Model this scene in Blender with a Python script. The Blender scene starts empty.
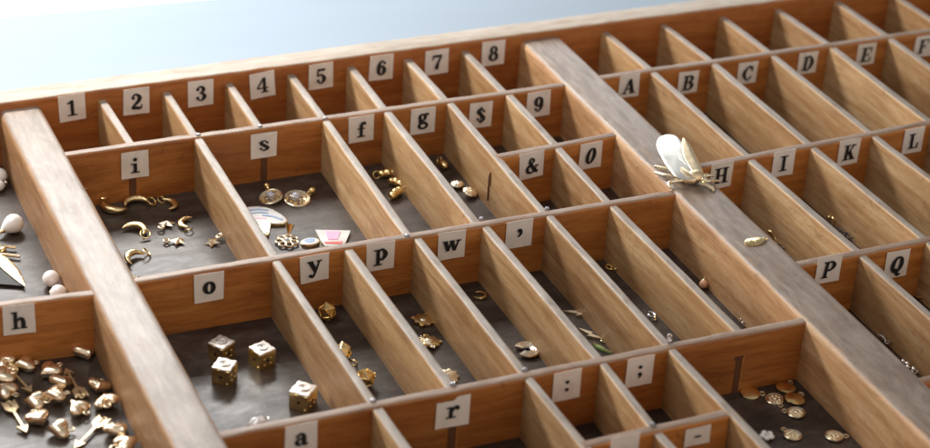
import bpy, math, random
from mathutils import Vector, Matrix, Euler
random.seed(7)
PI = math.pi
SC = bpy.context.scene
COL = SC.collection

# ------------------------------------------------------------------ camera model
U = 0.032                       # one column of the case, metres
TOP = 0.039                     # top of the dividers above the table
FZ = 0.010                      # inside floor of the case
F_PX, CX, CY = 2111.0564, 465.0, 224.0
CAM_ROT = Euler((1.0478, -0.0575, -0.4096), 'XYZ')
CAM_LOC = Vector((-6.274 * U, -26.8565 * U, 14.7713 * U + TOP))
RM = CAM_ROT.to_matrix()

def at(px, py, z=FZ):
    d = RM @ Vector(((px - CX) / F_PX, -(py - CY) / F_PX, -1.0))
    return CAM_LOC + d * ((z - CAM_LOC.z) / d.z)

def at_plane(px, py, p, n):
    d = RM @ Vector(((px - CX) / F_PX, -(py - CY) / F_PX, -1.0))
    return CAM_LOC + d * ((p - CAM_LOC).dot(n) / d.dot(n))

# ------------------------------------------------------------------ materials
MATS = {}
def newmat(name):
    m = bpy.data.materials.new(name); m.use_nodes = True
    nt = m.node_tree; b = nt.nodes['Principled BSDF']; MATS[name] = m
    return m, nt, b
def N(nt, t, **kw):
    n = nt.nodes.new(t)
    for k, v in kw.items(): setattr(n, k, v)
    return n
def ramp(nt, fac, stops):
    r = N(nt, 'ShaderNodeValToRGB'); e = r.color_ramp.elements
    while len(e) < len(stops): e.new(0.5)
    for i, (p, c) in enumerate(stops):
        e[i].position = p; e[i].color = (*c, 1) if len(c) == 3 else c
    nt.links.new(fac, r.inputs[0]); return r
def noise(nt, vec, scale, detail=4, rough=.55, dist=0):
    n = N(nt, 'ShaderNodeTexNoise'); n.inputs['Scale'].default_value = scale
    n.inputs['Detail'].default_value = detail; n.inputs['Roughness'].default_value = rough
    n.inputs['Distortion'].default_value = dist
    if vec is not None: nt.links.new(vec, n.inputs['Vector'])
    return n
def mapping(nt, vec, sc):
    m = N(nt, 'ShaderNodeMapping'); m.inputs['Scale'].default_value = sc
    nt.links.new(vec, m.inputs['Vector']); return m.outputs[0]
def mix(nt, f, a, b, mode='MIX'):
    m = N(nt, 'ShaderNodeMix', data_type='RGBA', blend_type=mode)
    for s, v in ((m.inputs[0], f), (m.inputs[6], a), (m.inputs[7], b)):
        if hasattr(v, 'links'): nt.links.new(v, s)
        elif isinstance(v, (int, float)): s.default_value = v
        else: s.default_value = (*v, 1)
    return m.outputs[2]
def mth(nt, op, a, b=None, clamp=False):
    m = N(nt, 'ShaderNodeMath', operation=op, use_clamp=clamp)
    for s, v in ((m.inputs[0], a), (m.inputs[1], b)):
        if v is None: continue
        if hasattr(v, 'links'): nt.links.new(v, s)
        else: s.default_value = v
    return m.outputs[0]

def wood(name, dark, mid, light, top_dark, top_light, rough=.5, coat=0.0, top_rough=.5, figure=1.0):
    m, nt, b = newmat(name); L = nt.links.new
    a = N(nt, 'ShaderNodeAttribute', attribute_name='grain'); v = a.outputs['Vector']
    warp = noise(nt, mapping(nt, v, (14, 30, 30)), 1.0, 3)
    vv = N(nt, 'ShaderNodeVectorMath', operation='ADD')
    w2 = N(nt, 'ShaderNodeVectorMath', operation='SCALE'); w2.inputs['Scale'].default_value = 0.012 * figure
    L(warp.outputs['Color'], w2.inputs[0]); L(v, vv.inputs[0]); L(w2.outputs[0], vv.inputs[1])
    g1 = noise(nt, mapping(nt, vv.outputs[0], (14, 260, 260)), 1.0, 4, .5)
    g2 = noise(nt, mapping(nt, vv.outputs[0], (50, 1100, 1100)), 1.0, 4, .65)
    big = noise(nt, mapping(nt, v, (16, 40, 40)), 1.0, 4, .6, .6)
    base = ramp(nt, g1.outputs[0], [(.3, dark), (.5, mid), (.72, light)]).outputs[0]
    fine = ramp(nt, g2.outputs[0], [(.36, (.76, .69, .60)), (.58, (1, 1, 1))]).outputs[0]
    base = mix(nt, .85, base, fine, 'MULTIPLY')
    po = noise(nt, mapping(nt, v, (160, 2600, 2600)), 1.0, 2, .5)
    base = mix(nt, mth(nt, 'MULTIPLY', ramp(nt, po.outputs[0], [(.62, (0, 0, 0)), (.70, (1, 1, 1))]).outputs[0], .35), base, tuple(c * .45 for c in dark))
    sc_ = noise(nt, mapping(nt, vv.outputs[0], (200, 35, 900)), 1.0, 3, .6)
    base = mix(nt, mth(nt, 'MULTIPLY', ramp(nt, sc_.outputs[0], [(.66, (0, 0, 0)), (.72, (1, 1, 1))]).outputs[0], .22), base, tuple(min(.8, c * 1.35) for c in light))
    oi = N(nt, 'ShaderNodeObjectInfo')
    base = mix(nt, 1.0, base, ramp(nt, oi.outputs['Random'], [(0, (.76, .70, .64)), (.5, (1, .97, .93)), (1, (1.14, 1.15, 1.16))]).outputs[0], 'MULTIPLY')
    blot = ramp(nt, big.outputs[0], [(.30, (.62, .50, .40)), (.50, (1, 1, 1)), (.75, (1.0, .95, .88))]).outputs[0]
    base = mix(nt, .75, base, blot, 'MULTIPLY')
    # handling stains: small dark smudges
    st = noise(nt, mapping(nt, v, (120, 160, 160)), 1.0, 5, .65, 1.2)
    stf = ramp(nt, st.outputs[0], [(.6, (0, 0, 0)), (.74, (1, 1, 1))]).outputs[0]
    base = mix(nt, mth(nt, 'MULTIPLY', stf, .6), base, tuple(c * .35 for c in dark))
    # worn greyed top edge
    tn = noise(nt, mapping(nt, v, (45, 330, 330)), 1.0, 5, .6)
    tb = noise(nt, mapping(nt, v, (50, 130, 130)), 1.0, 5, .65, 1.0)
    tcol = ramp(nt, mth(nt, 'ADD', mth(nt, 'MULTIPLY', tn.outputs[0], .45), mth(nt, 'MULTIPLY', tb.outputs[0], .55)),
                [(.36, top_dark), (.62, top_light)]).outputs[0]
    sp = noise(nt, mapping(nt, v, (350, 600, 600)), 1.0, 4, .7)
    tcol = mix(nt, mth(nt, 'MULTIPLY', ramp(nt, sp.outputs[0], [(.64, (0, 0, 0)), (.76, (1, 1, 1))]).outputs[0], .4), tcol, tuple(c * .4 for c in top_dark))
    geo = N(nt, 'ShaderNodeNewGeometry'); sep = N(nt, 'ShaderNodeSeparateXYZ'); L(geo.outputs['Normal'], sep.inputs[0])
    nz = mth(nt, 'ADD', sep.outputs[2], mth(nt, 'MULTIPLY', mth(nt, 'SUBTRACT', tn.outputs[0], .5), .9))
    tf = ramp(nt, nz, [(.62, (0, 0, 0)), (.92, (1, 1, 1))]).outputs[0]
    L(mix(nt, tf, base, tcol), b.inputs['Base Color'])
    rr = N(nt, 'ShaderNodeMapRange'); L(g1.outputs[0], rr.inputs[0])
    rr.inputs['To Min'].default_value = rough - .08; rr.inputs['To Max'].default_value = rough + .12
    L(mix(nt, tf, rr.outputs[0], (top_rough,) * 3), b.inputs['Roughness'])
    if coat: b.inputs['Coat Weight'].default_value = coat; b.inputs['Coat Roughness'].default_value = .3
    bmp = N(nt, 'ShaderNodeBump'); bmp.inputs['Strength'].default_value = .35; bmp.inputs['Distance'].default_value = .0004
    L(mth(nt, 'ADD', g1.outputs[0], mth(nt, 'MULTIPLY', sp.outputs[0], .6)), bmp.inputs['Height']); L(bmp.outputs[0], b.inputs['Normal'])
    return m

AMBER = wood('amber stained rail wood', (.42, .142, .028), (.51, .195, .043), (.59, .25, .065), (.18, .105, .062), (.32, .225, .16), .42, .15)
MAPLE = wood('pale divider wood', (.42, .245, .110), (.51, .325, .165), (.58, .41, .235), (.19, .145, .11), (.37, .315, .265), .5, .03, .46, .8)
BARW = wood('worn bar wood', (.42, .23, .105), (.51, .305, .155), (.58, .39, .225), (.15, .105, .075), (.32, .25, .20), .5, 0, .38, 1.0)
FRAMEW = wood('pale frame wood', (.43, .14, .028), (.53, .19, .042), (.60, .25, .065), (.31, .24, .17), (.45, .375, .30), .46, .1, .5)

def floor_mat():
    m, nt, b = newmat('dark worn floor board'); L = nt.links.new
    v = N(nt, 'ShaderNodeAttribute', attribute_name='grain').outputs['Vector']
    a = noise(nt, mapping(nt, v, (22, 22, 22)), 1, 6, .7, 1.2)
    s1 = noise(nt, mapping(nt, v, (60, 160, 60)), 1, 5, .65, .6)
    s2 = noise(nt, mapping(nt, v, (700, 90, 90)), 1, 4, .6)
    f = mth(nt, 'ADD', mth(nt, 'MULTIPLY', a.outputs[0], .5), mth(nt, 'MULTIPLY', s1.outputs[0], .5))
    c = ramp(nt, f, [(.36, (.018, .011, .008)), (.5, (.045, .031, .025)), (.64, (.090, .072, .062))]).outputs[0]
    sc = ramp(nt, s2.outputs[0], [(.62, (0, 0, 0)), (.75, (1, 1, 1))]).outputs[0]
    c = mix(nt, mth(nt, 'MULTIPLY', sc, .3), c, (.16, .15, .15))
    du = noise(nt, mapping(nt, v, (1500, 1500, 1500)), 1, 2, .5)
    c = mix(nt, mth(nt, 'MULTIPLY', ramp(nt, du.outputs[0], [(.68, (0, 0, 0)), (.74, (1, 1, 1))]).outputs[0], .45), c, (.30, .27, .24))
    L(c, b.inputs['Base Color'])
    r = N(nt, 'ShaderNodeMapRange'); L(f, r.inputs[0]); r.inputs['From Min'].default_value = .3; r.inputs['From Max'].default_value = .7
    r.inputs['To Min'].default_value = .50; r.inputs['To Max'].default_value = .24
    L(r.outputs[0], b.inputs['Roughness'])
    bp = N(nt, 'ShaderNodeBump'); bp.inputs['Strength'].default_value = .3; bp.inputs['Distance'].default_value = .0003
    L(f, bp.inputs['Height']); L(bp.outputs[0], b.inputs['Normal'])
    return m
FLOOR = floor_mat()

def metal(name, col, rough=.22, bump=.0, bscale=900, tarnish=.5):
    m, nt, b = newmat(name); L = nt.links.new
    tc = N(nt, 'ShaderNodeTexCoord').outputs['Object']
    n = noise(nt, tc, bscale, 4, .6)
    n2 = noise(nt, tc, 260, 3, .6)
    c = mix(nt, mth(nt, 'MULTIPLY', ramp(nt, n2.outputs[0], [(.4, (0, 0, 0)), (.7, (1, 1, 1))]).outputs[0], tarnish), col, tuple(x * y for x, y in zip(col, (.72, .6, .45))))
    L(c, b.inputs['Base Color']); b.inputs['Metallic'].default_value = 1
    mr = N(nt, 'ShaderNodeMapRange'); L(n2.outputs[0], mr.inputs[0]); mr.inputs['To Min'].default_value = rough * .6; mr.inputs['To Max'].default_value = rough * 1.5
    L(mr.outputs[0], b.inputs['Roughness'])
    if bump:
        bp = N(nt, 'ShaderNodeBump'); bp.inputs['Strength'].default_value = bump; bp.inputs['Distance'].default_value = .0006
        L(n.outputs[0], bp.inputs['Height']); L(bp.outputs[0], b.inputs['Normal'])
    return m
GOLD = metal('polished gold', (.99, .77, .38), .2, 0, 900, .2)
GOLDH = metal('hammered gold', (.99, .80, .45), .2, .55, 700, .25)
PALEG = metal('pale gold', (.98, .87, .66), .26, .15, 500)
ROSE = metal('pinkish gold', (.99, .82, .60), .24, .3, 450, .15)
SILV = metal('silver metal', (.80, .79, .77), .25, .2)
STEEL = metal('dull steel nail', (.35, .34, .36), .35)
SATIN = metal('satin pale gold', (.99, .93, .87), .5, .1, 500, .2)
DULLG = metal('matt pale gold', (.80, .66, .42), .38, .1)

def plain(name, col, rough=.5, var=.12, scale=400, coat=0, sss=0, bump=0):
    m, nt, b = newmat(name); L = nt.links.new
    tc = N(nt, 'ShaderNodeTexCoord').outputs['Object']
    n = noise(nt, tc, scale, 5, .6)
    L(mix(nt, n.outputs[0], tuple(c * (1 - var) for c in col), tuple(min(1, c * (1 + var)) for c in col)), b.inputs['Base Color'])
    b.inputs['Roughness'].default_value = rough; b.inputs['Coat Weight'].default_value = coat
    if bump:
        bp = N(nt, 'ShaderNodeBump'); bp.inputs['Strength'].default_value = bump; bp.inputs['Distance'].default_value = .0003
        L(n.outputs[0], bp.inputs['Height']); L(bp.outputs[0], b.inputs['Normal'])
    return m
PAPER = plain('aged label paper', (.90, .84, .79), .75, .12, 160, bump=.2)
def tint_paper():
    nt = PAPER.node_tree; b = nt.nodes['Principled BSDF']; src = b.inputs['Base Color'].links[0].from_socket
    oi = N(nt, 'ShaderNodeObjectInfo'); tc = N(nt, 'ShaderNodeTexCoord').outputs['Object']
    n = noise(nt, tc, 90, 4, .6)
    c = mix(nt, 1.0, src, ramp(nt, oi.outputs['Random'], [(0, (.94, .90, .84)), (.5, (1, .99, .97)), (1, (1, 1, 1))]).outputs[0], 'MULTIPLY')
    c = mix(nt, mth(nt, 'MULTIPLY', ramp(nt, n.outputs[0], [(.56, (0, 0, 0)), (.7, (1, 1, 1))]).outputs[0], .35), c, (.60, .50, .40))
    nt.links.new(c, b.inputs['Base Color'])
tint_paper()
INK = plain('black printing ink', (.012, .011, .012), .55, .3)
PEARL = plain('pearl', (.93, .915, .90), .12, .05, 120, .6)
PEACH = plain('peach bead', (.75, .42, .25), .2, .1, 120, .5)
WHITE = plain('white enamel', (.84, .84, .83), .25, .03, 300, .5)
BLUE = plain('blue enamel', (.30, .42, .62), .25, .05, 300, .5)
PINK = plain('pink enamel', (.85, .40, .60), .25, .04, 300, .5)
RED = plain('red enamel', (.75, .12, .10), .25, .04, 300, .5)
GREEN = plain('green enamel', (.35, .60, .22), .25, .04, 300, .5)
BLACK = plain('black enamel', (.010, .009, .010), .6, .2, 300, 0)
SLOT = plain('dark slot shade and marks', (.13, .05, .02), .7, .4, 500)  # brown standing in for shade inside slots; also colours crack and bar marks
CRYST = plain('lilac crystal', (.55, .55, .68), .08, .1, 300, .8)

def table_mat():
    m, nt, b = newmat('white glossy table'); L = nt.links.new
    tc = N(nt, 'ShaderNodeTexCoord').outputs['Object']
    n = noise(nt, mapping(nt, tc, (1.2, 5, 1)), 1, 3, .5, .4)
    L(ramp(nt, n.outputs[0], [(.3, (.265, .33, .395)), (.7, (.325, .385, .45))]).outputs[0], b.inputs['Base Color'])
    b.inputs['Roughness'].default_value = .6; b.inputs['Specular IOR Level'].default_value = .25
    return m
TABLE = table_mat()
SILL = plain('white painted sill', (.60, .65, .70), .4, .02, 8)

# ------------------------------------------------------------------ mesh builder
class MB:
    def __init__(s): s.v = []; s.f = []; s.g = []; s.smooth = True
    def add(s, vs, fs, M=None, gs=None):
        o = len(s.v)
        for i, p in enumerate(vs):
            p = Vector(p); s.v.append(M @ p if M else p); s.g.append(gs[i] if gs else Vector(p))
        s.f += [tuple(o + k for k in f) for f in fs]; return s
    def box(s, a, b, M=None):
        (x0, y0, z0), (x1, y1, z1) = a, b
        vs = [(x, y, z) for x in (x0, x1) for y in (y0, y1) for z in (z0, z1)]
        return s.add(vs, [(0, 1, 3, 2), (4, 6, 7, 5), (0, 4, 5, 1), (2, 3, 7, 6), (0, 2, 6, 4), (1, 5, 7, 3)], M)
    def tube(s, pts, rad, n=10, closed=False, flat=1.0, M=None):
        pts = [Vector(p) for p in pts]; k = len(pts)
        if not hasattr(rad, '__len__'): rad = [rad] * k
        vs = []; up = None
        for i, p in enumerate(pts):
            a = pts[(i - 1) % k] if (closed or i) else p; c = pts[(i + 1) % k] if (closed or i < k - 1) else p
            t = (c - a).normalized()
            if up is None:
                up = Vector((0, 0, 1)) if abs(t.z) < .9 else Vector((0, 1, 0))
            sd = t.cross(up)
            if sd.length < 1e-6: sd = t.cross(Vector((1, 0, 0)))
            sd.normalize(); u2 = sd.cross(t).normalized()
            for j in range(n):
                an = 2 * PI * j / n
                vs.append(p + (sd * math.cos(an) + u2 * math.sin(an) * flat) * rad[i])
        fs = []
        for i in range(k if closed else k - 1):
            for j in range(n):
                fs.append((i * n + j, i * n + (j + 1) % n, ((i + 1) % k) * n + (j + 1) % n, ((i + 1) % k) * n + j))
        if not closed:
            fs.append(tuple(range(n))[::-1]); fs.append(tuple(range((k - 1) * n, k * n)))
        return s.add(vs, fs, M)
    def ring(s, c, R, r, normal=(0, 0, 1), n=20, M=None):
        q = Vector(normal).to_track_quat('Z', 'Y'); c = Vector(c)
        pts = [c + q @ Vector((R * math.cos(2 * PI * i / n), R * math.sin(2 * PI * i / n), 0)) for i in range(n)]
        # torus built explicitly
        vs = []; m = 8
        for i in range(n):
            a = 2 * PI * i / n
            for j in range(m):
                b = 2 * PI * j / m
                vs.append(c + q @ Vector(((R + r * math.cos(b)) * math.cos(a), (R + r * math.cos(b)) * math.sin(a), r * math.sin(b))))
        fs = [(i * m + j, ((i + 1) % n) * m + j, ((i + 1) % n) * m + (j + 1) % m, i * m + (j + 1) % m) for i in range(n) for j in range(m)]
        return s.add(vs, fs, M)
    def ball(s, c, rx, ry=None, rz=None, nu=18, nv=12, fn=None, M=None):
        ry = ry or rx; rz = rz or rx; c = Vector(c); vs = [c + Vector((0, 0, rz))]
        for i in range(1, nv):
            t = PI * i / nv
            for j in range(nu):
                p = 2 * PI * j / nu
                d = Vector((math.sin(t) * math.cos(p), math.sin(t) * math.sin(p), math.cos(t)))
                k = fn(d) if fn else 1
                vs.append(c + Vector((d.x * rx, d.y * ry, d.z * rz)) * k)
        vs.append(c - Vector((0, 0, rz))); e = len(vs) - 1
        fs = [(0, 1 + j, 1 + (j + 1) % nu) for j in range(nu)]
        for i in range(nv - 2):
            for j in range(nu):
                a = 1 + i * nu; fs.append((a + j, a + nu + j, a + nu + (j + 1) % nu, a + (j + 1) % nu))
        a = 1 + (nv - 2) * nu
        fs += [(e, a + (j + 1) % nu, a + j) for j in range(nu)]
        return s.add(vs, fs, M)
    def plate(s, outline, z0, z1, bev=0.0, M=None):
        """flat plate; outline = list of (x,y); bevelled top rim"""
        n = len(outline); cx = sum(p[0] for p in outline) / n; cy = sum(p[1] for p in outline) / n
        R = max(math.hypot(p[0] - cx, p[1] - cy) for p in outline) or 1
        k = 1 - bev / R
        rows = [(z0, 1)] + ([(z1 - bev, 1), (z1 - bev * .3, 1 - (1 - k) * .3), (z1, k)] if bev else [(z1, 1)])
        vs = []
        for z, q in rows: vs += [(cx + (p[0] - cx) * q, cy + (p[1] - cy) * q, z) for p in outline]
        m = len(rows); fs = [tuple(range(n))[::-1], tuple(range((m - 1) * n, m * n))]
        for i in range(m - 1):
            for j in range(n): fs.append((i * n + j, i * n + (j + 1) % n, (i + 1) * n + (j + 1) % n, (i + 1) * n + j))
        return s.add(vs, fs, M)
    def lathe(s, prof, n=24, M=None):
        vs = [(r * math.cos(2 * PI * j / n), r * math.sin(2 * PI * j / n), z) for r, z in prof for j in range(n)]
        m = len(prof)
        fs = [(i * n + j, i * n + (j + 1) % n, (i + 1) * n + (j + 1) % n, (i + 1) * n + j) for i in range(m - 1) for j in range(n)]
        fs += [tuple(range(n))[::-1], tuple(range((m - 1) * n, m * n))]
        return s.add(vs, fs, M)
    def build(s, name, mat, parent=None, origin=Vector((0, 0, 0)), smooth=True, angle=40, grain=False):
        me = bpy.data.meshes.new(name)
        me.from_pydata([tuple(v - origin) for v in s.v], [], s.f)
        if grain:
            at_ = me.attributes.new('grain', 'FLOAT_VECTOR', 'POINT')
            at_.data.foreach_set('vector', [c for g in s.g for c in g])
        me.validate(); me.update()
        if smooth:
            for p in me.polygons: p.use_smooth = True
            me.set_sharp_from_angle(angle=math.radians(angle))
        me.materials.append(mat)
        o = bpy.data.objects.new(name, me); COL.objects.link(o)
        if parent: o.parent = parent
        return o

def tag(o, label=None, cat=None, group=None, kind=None):
    if label: o['label'] = label
    if cat: o['category'] = cat
    if group: o['group'] = group
    if kind: o['kind'] = kind
    return o
def empty(name, loc=(0, 0, 0), M=None):
    o = bpy.data.objects.new(name, None); COL.objects.link(o); o.empty_display_size = .005
    if M is not None: o.matrix_world = M
    else: o.location = loc
    return o
def copy_tree(o, parent=None):
    c = o.copy(); COL.objects.link(c)
    if parent: c.parent = parent
    for ch in [x for x in o.children]: copy_tree(ch, c)
    return c

# ------------------------------------------------------------------ planks
def plank(name, a, b, th, z1, z0=FZ - .001, mat=None, parent=None, rnd=None, side=0, wav=.00009, n=None, label=None):
    """board standing on edge from a to b (xy), thickness th centred on the line (side shifts it)"""
    a = Vector((a[0], a[1], 0)); b = Vector((b[0], b[1], 0)); d = b - a; Ln = d.length; d.normalize()
    nrm = Vector((-d.y, d.x, 0)); rnd = rnd or th * .22
    n = n or max(6, int(Ln / .006)); h = th / 2
    prof = [(-h, z0), (-h, (z0 + z1) / 2), (-h, z1 - rnd)]
    for k in range(1, 4):
        t = PI / 2 * k / 4; prof.append((-h + rnd * (1 - math.cos(t)), z1 - rnd + rnd * math.sin(t)))
    prof += [(-h + rnd, z1), (0, z1), (h - rnd, z1)]
    for k in range(3, 0, -1):
        t = PI / 2 * k / 4; prof.append((h - rnd * (1 - math.cos(t)), z1 - rnd + rnd * math.sin(t)))
    prof += [(h, z1 - rnd), (h, (z0 + z1) / 2), (h, z0)]
    off = Vector((random.uniform(0, 40), random.uniform(0, 40), random.uniform(0, 40)))
    ph = [random.uniform(0, 6.28) for _ in range(6)]
    vs = []; gs = []
    for i in range(n + 1):
        s = i / n * Ln
        w = wav * (math.sin(s * 90 + ph[0]) + .6 * math.sin(s * 310 + ph[1]))
        for j, (y, z) in enumerate(prof):
            top = max(0, (z - (z1 - rnd * 1.01)) / (rnd * 1.01))
            nick = wav * 3.0 * max(0, math.sin(s * 61 + ph[5])) * (math.sin(s * 520 + ph[2] + j * .5) * math.sin(s * 170 + ph[3] + j)) * top
            yy = y * (1 + (.03 if th < .008 else .006) * math.sin(s * 130 + ph[4])) + side
            p = a + d * s + nrm * yy; p.z = z + (w + nick) * top
            vs.append(p); gs.append(Vector((s, yy, z)) + off)
    m = len(prof)
    fs = [(i * m + j, (i + 1) * m + j, (i + 1) * m + j + 1, i * m + j + 1) for i in range(n) for j in range(m - 1)]
    fs += [tuple(range(m)), tuple(range(n * m, (n + 1) * m))[::-1]]
    mb = MB(); mb.add(vs, fs, None, gs)
    o = mb.build(name, mat, parent, grain=True, angle=50)
    if label: o['label'] = label
    return o

# ------------------------------------------------------------------ the type case
case = empty('type_case', (0, 0, 0))
tag(case, 'wooden compartment tray with lettered paper labels filled with small gold charms', 'type case')

def W(px, py): return at(px, py, TOP)
def xline(x, y): return (x * U, y * U)
R0y = 1.573
def lerp(a, b, t): return a + (b - a) * t
# measured lines on the top plane (world xy)
class Line:
    def __init__(s, p, q): s.p = Vector((p[0], p[1])); s.q = Vector((q[0], q[1]))
    def y(s, x):
        t = (x - s.p.x) / (s.q.x - s.p.x); return s.p.y + (s.q.y - s.p.y) * t
    def pt(s, x): return (x, s.y(x))
mid_R1 = Line(W(70, 152.5), W(562, 84))
mid_R2 = Line(W(137, 279), W(672, 192))
mid_R3 = Line(W(225, 433), W(802, 319.5))
mid_R4 = Line((0, mid_R3.y(0) - 3.7 * U), (8 * U, mid_R3.y(8 * U) - 3.55 * U))
mid_R15 = Line(W(500, 155), W(613, 133.5))
mid_R35 = Line(W(585, 443), W(724, 412))
left_R2 = Line(W(0, 303), W(90, 292))
right_R1 = Line(W(600, 76.5), W(889, 35.5))
right_Q2 = Line(W(700, 165), W(930, 121.5))
right_Q3 = Line(W(796, 263.5), W(926.6, 238.5))
right_Q4 = Line(W(925, 379), (W(925, 379).x + .1, W(925, 379).y))
back = Line((-3.4 * U, R0y * U), (17 * U, R0y * U))

XBL0, XBL1 = -.655 * U, -.01 * U               # left wide bar
XBR0 = 8.0 * U
bar_r = [W(600, 76), W(697, 165), W(796, 262.5), W(925, 378)]
XBR1 = sum(p.x for p in bar_r) / 4
XMAX = 16.6 * U; XMIN = -3.3 * U; YMIN = -11.3 * U
print('bar right', [p.x / U for p in bar_r])

TH_R, TH_D = .0050, .0044
# floor board
fb = MB(); fb.box((XMIN - .004, YMIN - .004, FZ - .006), (XMAX + .004, R0y * U + .004, FZ))
fl = fb.build('floor_board', FLOOR, case, smooth=False, grain=True)
# frame
FT = TOP + .0048
plank('frame_side', (XMIN - .02, R0y * U + .007), (XMAX + .02, R0y * U + .007), .0142, FT, .001, FRAMEW, case, .0016, n=120, label='bleached back side of the tray with pale worn top')
plank('frame_side', (XMIN - .02, YMIN - .007), (XMAX + .02, YMIN - .007), .0142, FT, .001, FRAMEW, case, .0016, n=120)
plank('frame_side', (XMIN - .007, YMIN + .0002), (XMIN - .007, R0y * U - .0003), .0142, FT - .0003, .001, FRAMEW, case, .0016)
plank('frame_side', (XMAX + .007, YMIN + .0002), (XMAX + .007, R0y * U - .0003), .0142, FT - .0003, .001, FRAMEW, case, .0016)
# wide bars
plank('wide_bar', ((XBL0 + XBL1) / 2, YMIN), ((XBL0 + XBL1) / 2, R0y * U + .0005), XBL1 - XBL0, TOP + .0008, FZ - .001, BARW, case, .0032, label='wide greyed bar between pearls and moon charms')
plank('wide_bar', ((XBR0 + XBR1) / 2, YMIN), ((XBR0 + XBR1) / 2, R0y * U + .0005), XBR1 - XBR0, TOP + .0008, FZ - .001, BARW, case, .0032, label='wide greyed bar the gold fly sits on')

def rail(line, x0, x1, dz=0): return plank('cross_rail', line.pt(x0), line.pt(x1), TH_R, TOP + dz, FZ - .001, AMBER, case, .0012)
rail(mid_R1, XBL1 - .001, XBR0 + .001, -.0002)
rail(mid_R2, XBL1 - .001, XBR0 + .001, -.0002)
rail(mid_R3, XBL1 - .001, XBR0 + .001, -.0002)
rail(mid_R15, W(497, 155).x, XBR0 + .001, -.0003)
rail(mid_R35, W(583, 443).x, W(726, 411.5).x, -.0003)
rail(left_R2, XMIN - .001, XBL0 + .001, -.0002)
rail(right_R1, XBR1 - .001, XMAX + .001, -.0002)
rail(right_Q2, XBR1 - .001, XMAX + .001, -.0002)
rail(right_Q3, XBR1 - .001, XMAX + .001, -.0002)
rail(right_Q4, XBR1 - .001, XMAX + .001, -.0002)
rail(Line((XMIN, mid_R3.y(0)-.6*U), (0, mid_R3.y(0)-.6*U)), XMIN - .001, XBL0 + .001, -.0002) if False else None

def div(l0, x0, l1, x1):
    """divider from back line l0 at x0 to front line l1 at x1"""
    g = TH_R / 2 - .0004
    a = l0.pt(x0); b = l1.pt(x1)
    a = (a[0], a[1] - (g if l0 is not back else -.0004)); b = (b[0], b[1] + g)
    return plank('divider', a, b, TH_D * random.uniform(.92, 1.08), TOP - .0006 - random.uniform(0, .0004), FZ - .001, MAPLE, case, .0011)
def wx(px, py): return W(px, py).x
# top row of the middle section: tips at the back frame, feet at R1
tips = [(102, 97.5), (166, 90), (229, 82), (291, 74), (351, 67.5), (408, 58.5), (465, 51)]
feet = [(132, 144), (196, 136), (260, 126.5), (325, 118.5), (386, 109.6), (446.5, 100), (505.5, 92)]
for (t, f) in zip(tips, feet):
    x0 = at_plane(t[0], t[1], Vector((0, R0y * U, 0)), Vector((0, 1, 0))).x
    div(back, x0, mid_R1, wx(*f))
# second row
R2x = {2: wx(277.7, 261.5), 3: wx(350, 249.3), 4: wx(418.5, 237), 5: wx(484, 222.5), 6: wx(548.6, 213), 7: wx(613, 203.7)}
R1x = {2: wx(198, 136), 4: wx(326, 118.5), 5: wx(387.5, 110), 6: wx(449, 100), 7: wx(508, 92)}
for k, f in ((2, (279, 261)), (4, (411, 237)), (5, (479, 224)), (6, (546, 213))):
    div(mid_R1, R1x[k], mid_R2, wx(*f))
x7 = wx(555.5, 143.5)
div(mid_R1, R1x[7], mid_R15, x7); div(mid_R15, x7 + .0002, mid_R2, wx(611, 203.5))
# third row
R3x = {2: wx(374, 402), 3: wx(452, 386), 4: wx(524.7, 371), 5: wx(599, 357), 6: wx(669, 345), 7: wx(742, 332)}
for k in range(2, 8): div(mid_R2, R2x[k], mid_R3, R3x[k])
# fourth row
R4x = {2: 2.02 * U, 4: 4.05 * U, 5: 5.05 * U, 6: 6.1 * U}
div(mid_R3, R3x[2] + .0003, mid_R4, R4x[2]); div(mid_R3, R3x[4], mid_R4, R4x[4])
x5 = wx(654.5, 426); div(mid_R3, R3x[5] + .0002, mid_R35, x5); div(mid_R35, x5, mid_R4, R4x[5])
div(mid_R3, R3x[6] + .0002, mid_R4, R4x[6])
rail(mid_R4, XBL1 - .001, XBR0 + .001, -.0002)
# right section
def bx(px, py): return at_plane(px, py, Vector((0, R0y * U, 0)), Vector((0, 1, 0))).x
tr = [bx(605.5, 30), bx(664, 22), bx(723, 13.6), bx(778.6, 6.4), bx(837.5, 0)]
fr = [wx(651.8, 69), wx(712.5, 60.3), wx(771.4, 52), wx(830.4, 43.8), wx(889, 35.5)]
q2 = [wx(749.5, 156), wx(811, 143.5), wx(872, 132), wx(932, 121)]
q3 = [wx(860, 251), wx(927, 238.5)]
step = fr[-1] - fr[-2]
while fr[-1] + step < XMAX - .01: fr.append(fr[-1] + step)
while tr[-1] + step < XMAX - .01: tr.append(tr[-1] + step)
while q2[-1] + step < XMAX - .01: q2.append(q2[-1] + step)
while q3[-1] + step < XMAX - .01: q3.append(q3[-1] + step)
for x0, x1 in zip(tr, fr): div(back, x0, right_R1, x1)
for x0, x1 in zip(fr, q2): div(right_R1, x0, right_Q2, x1)
for x0, x1 in zip(q2, q3): div(right_Q2, x0, right_Q3, x1)
for x0 in q3: div(right_Q3, x0, right_Q4, x0 + .0005)
# left section: column divider outside the left edge of the view
xl = -3.1 * U

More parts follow.
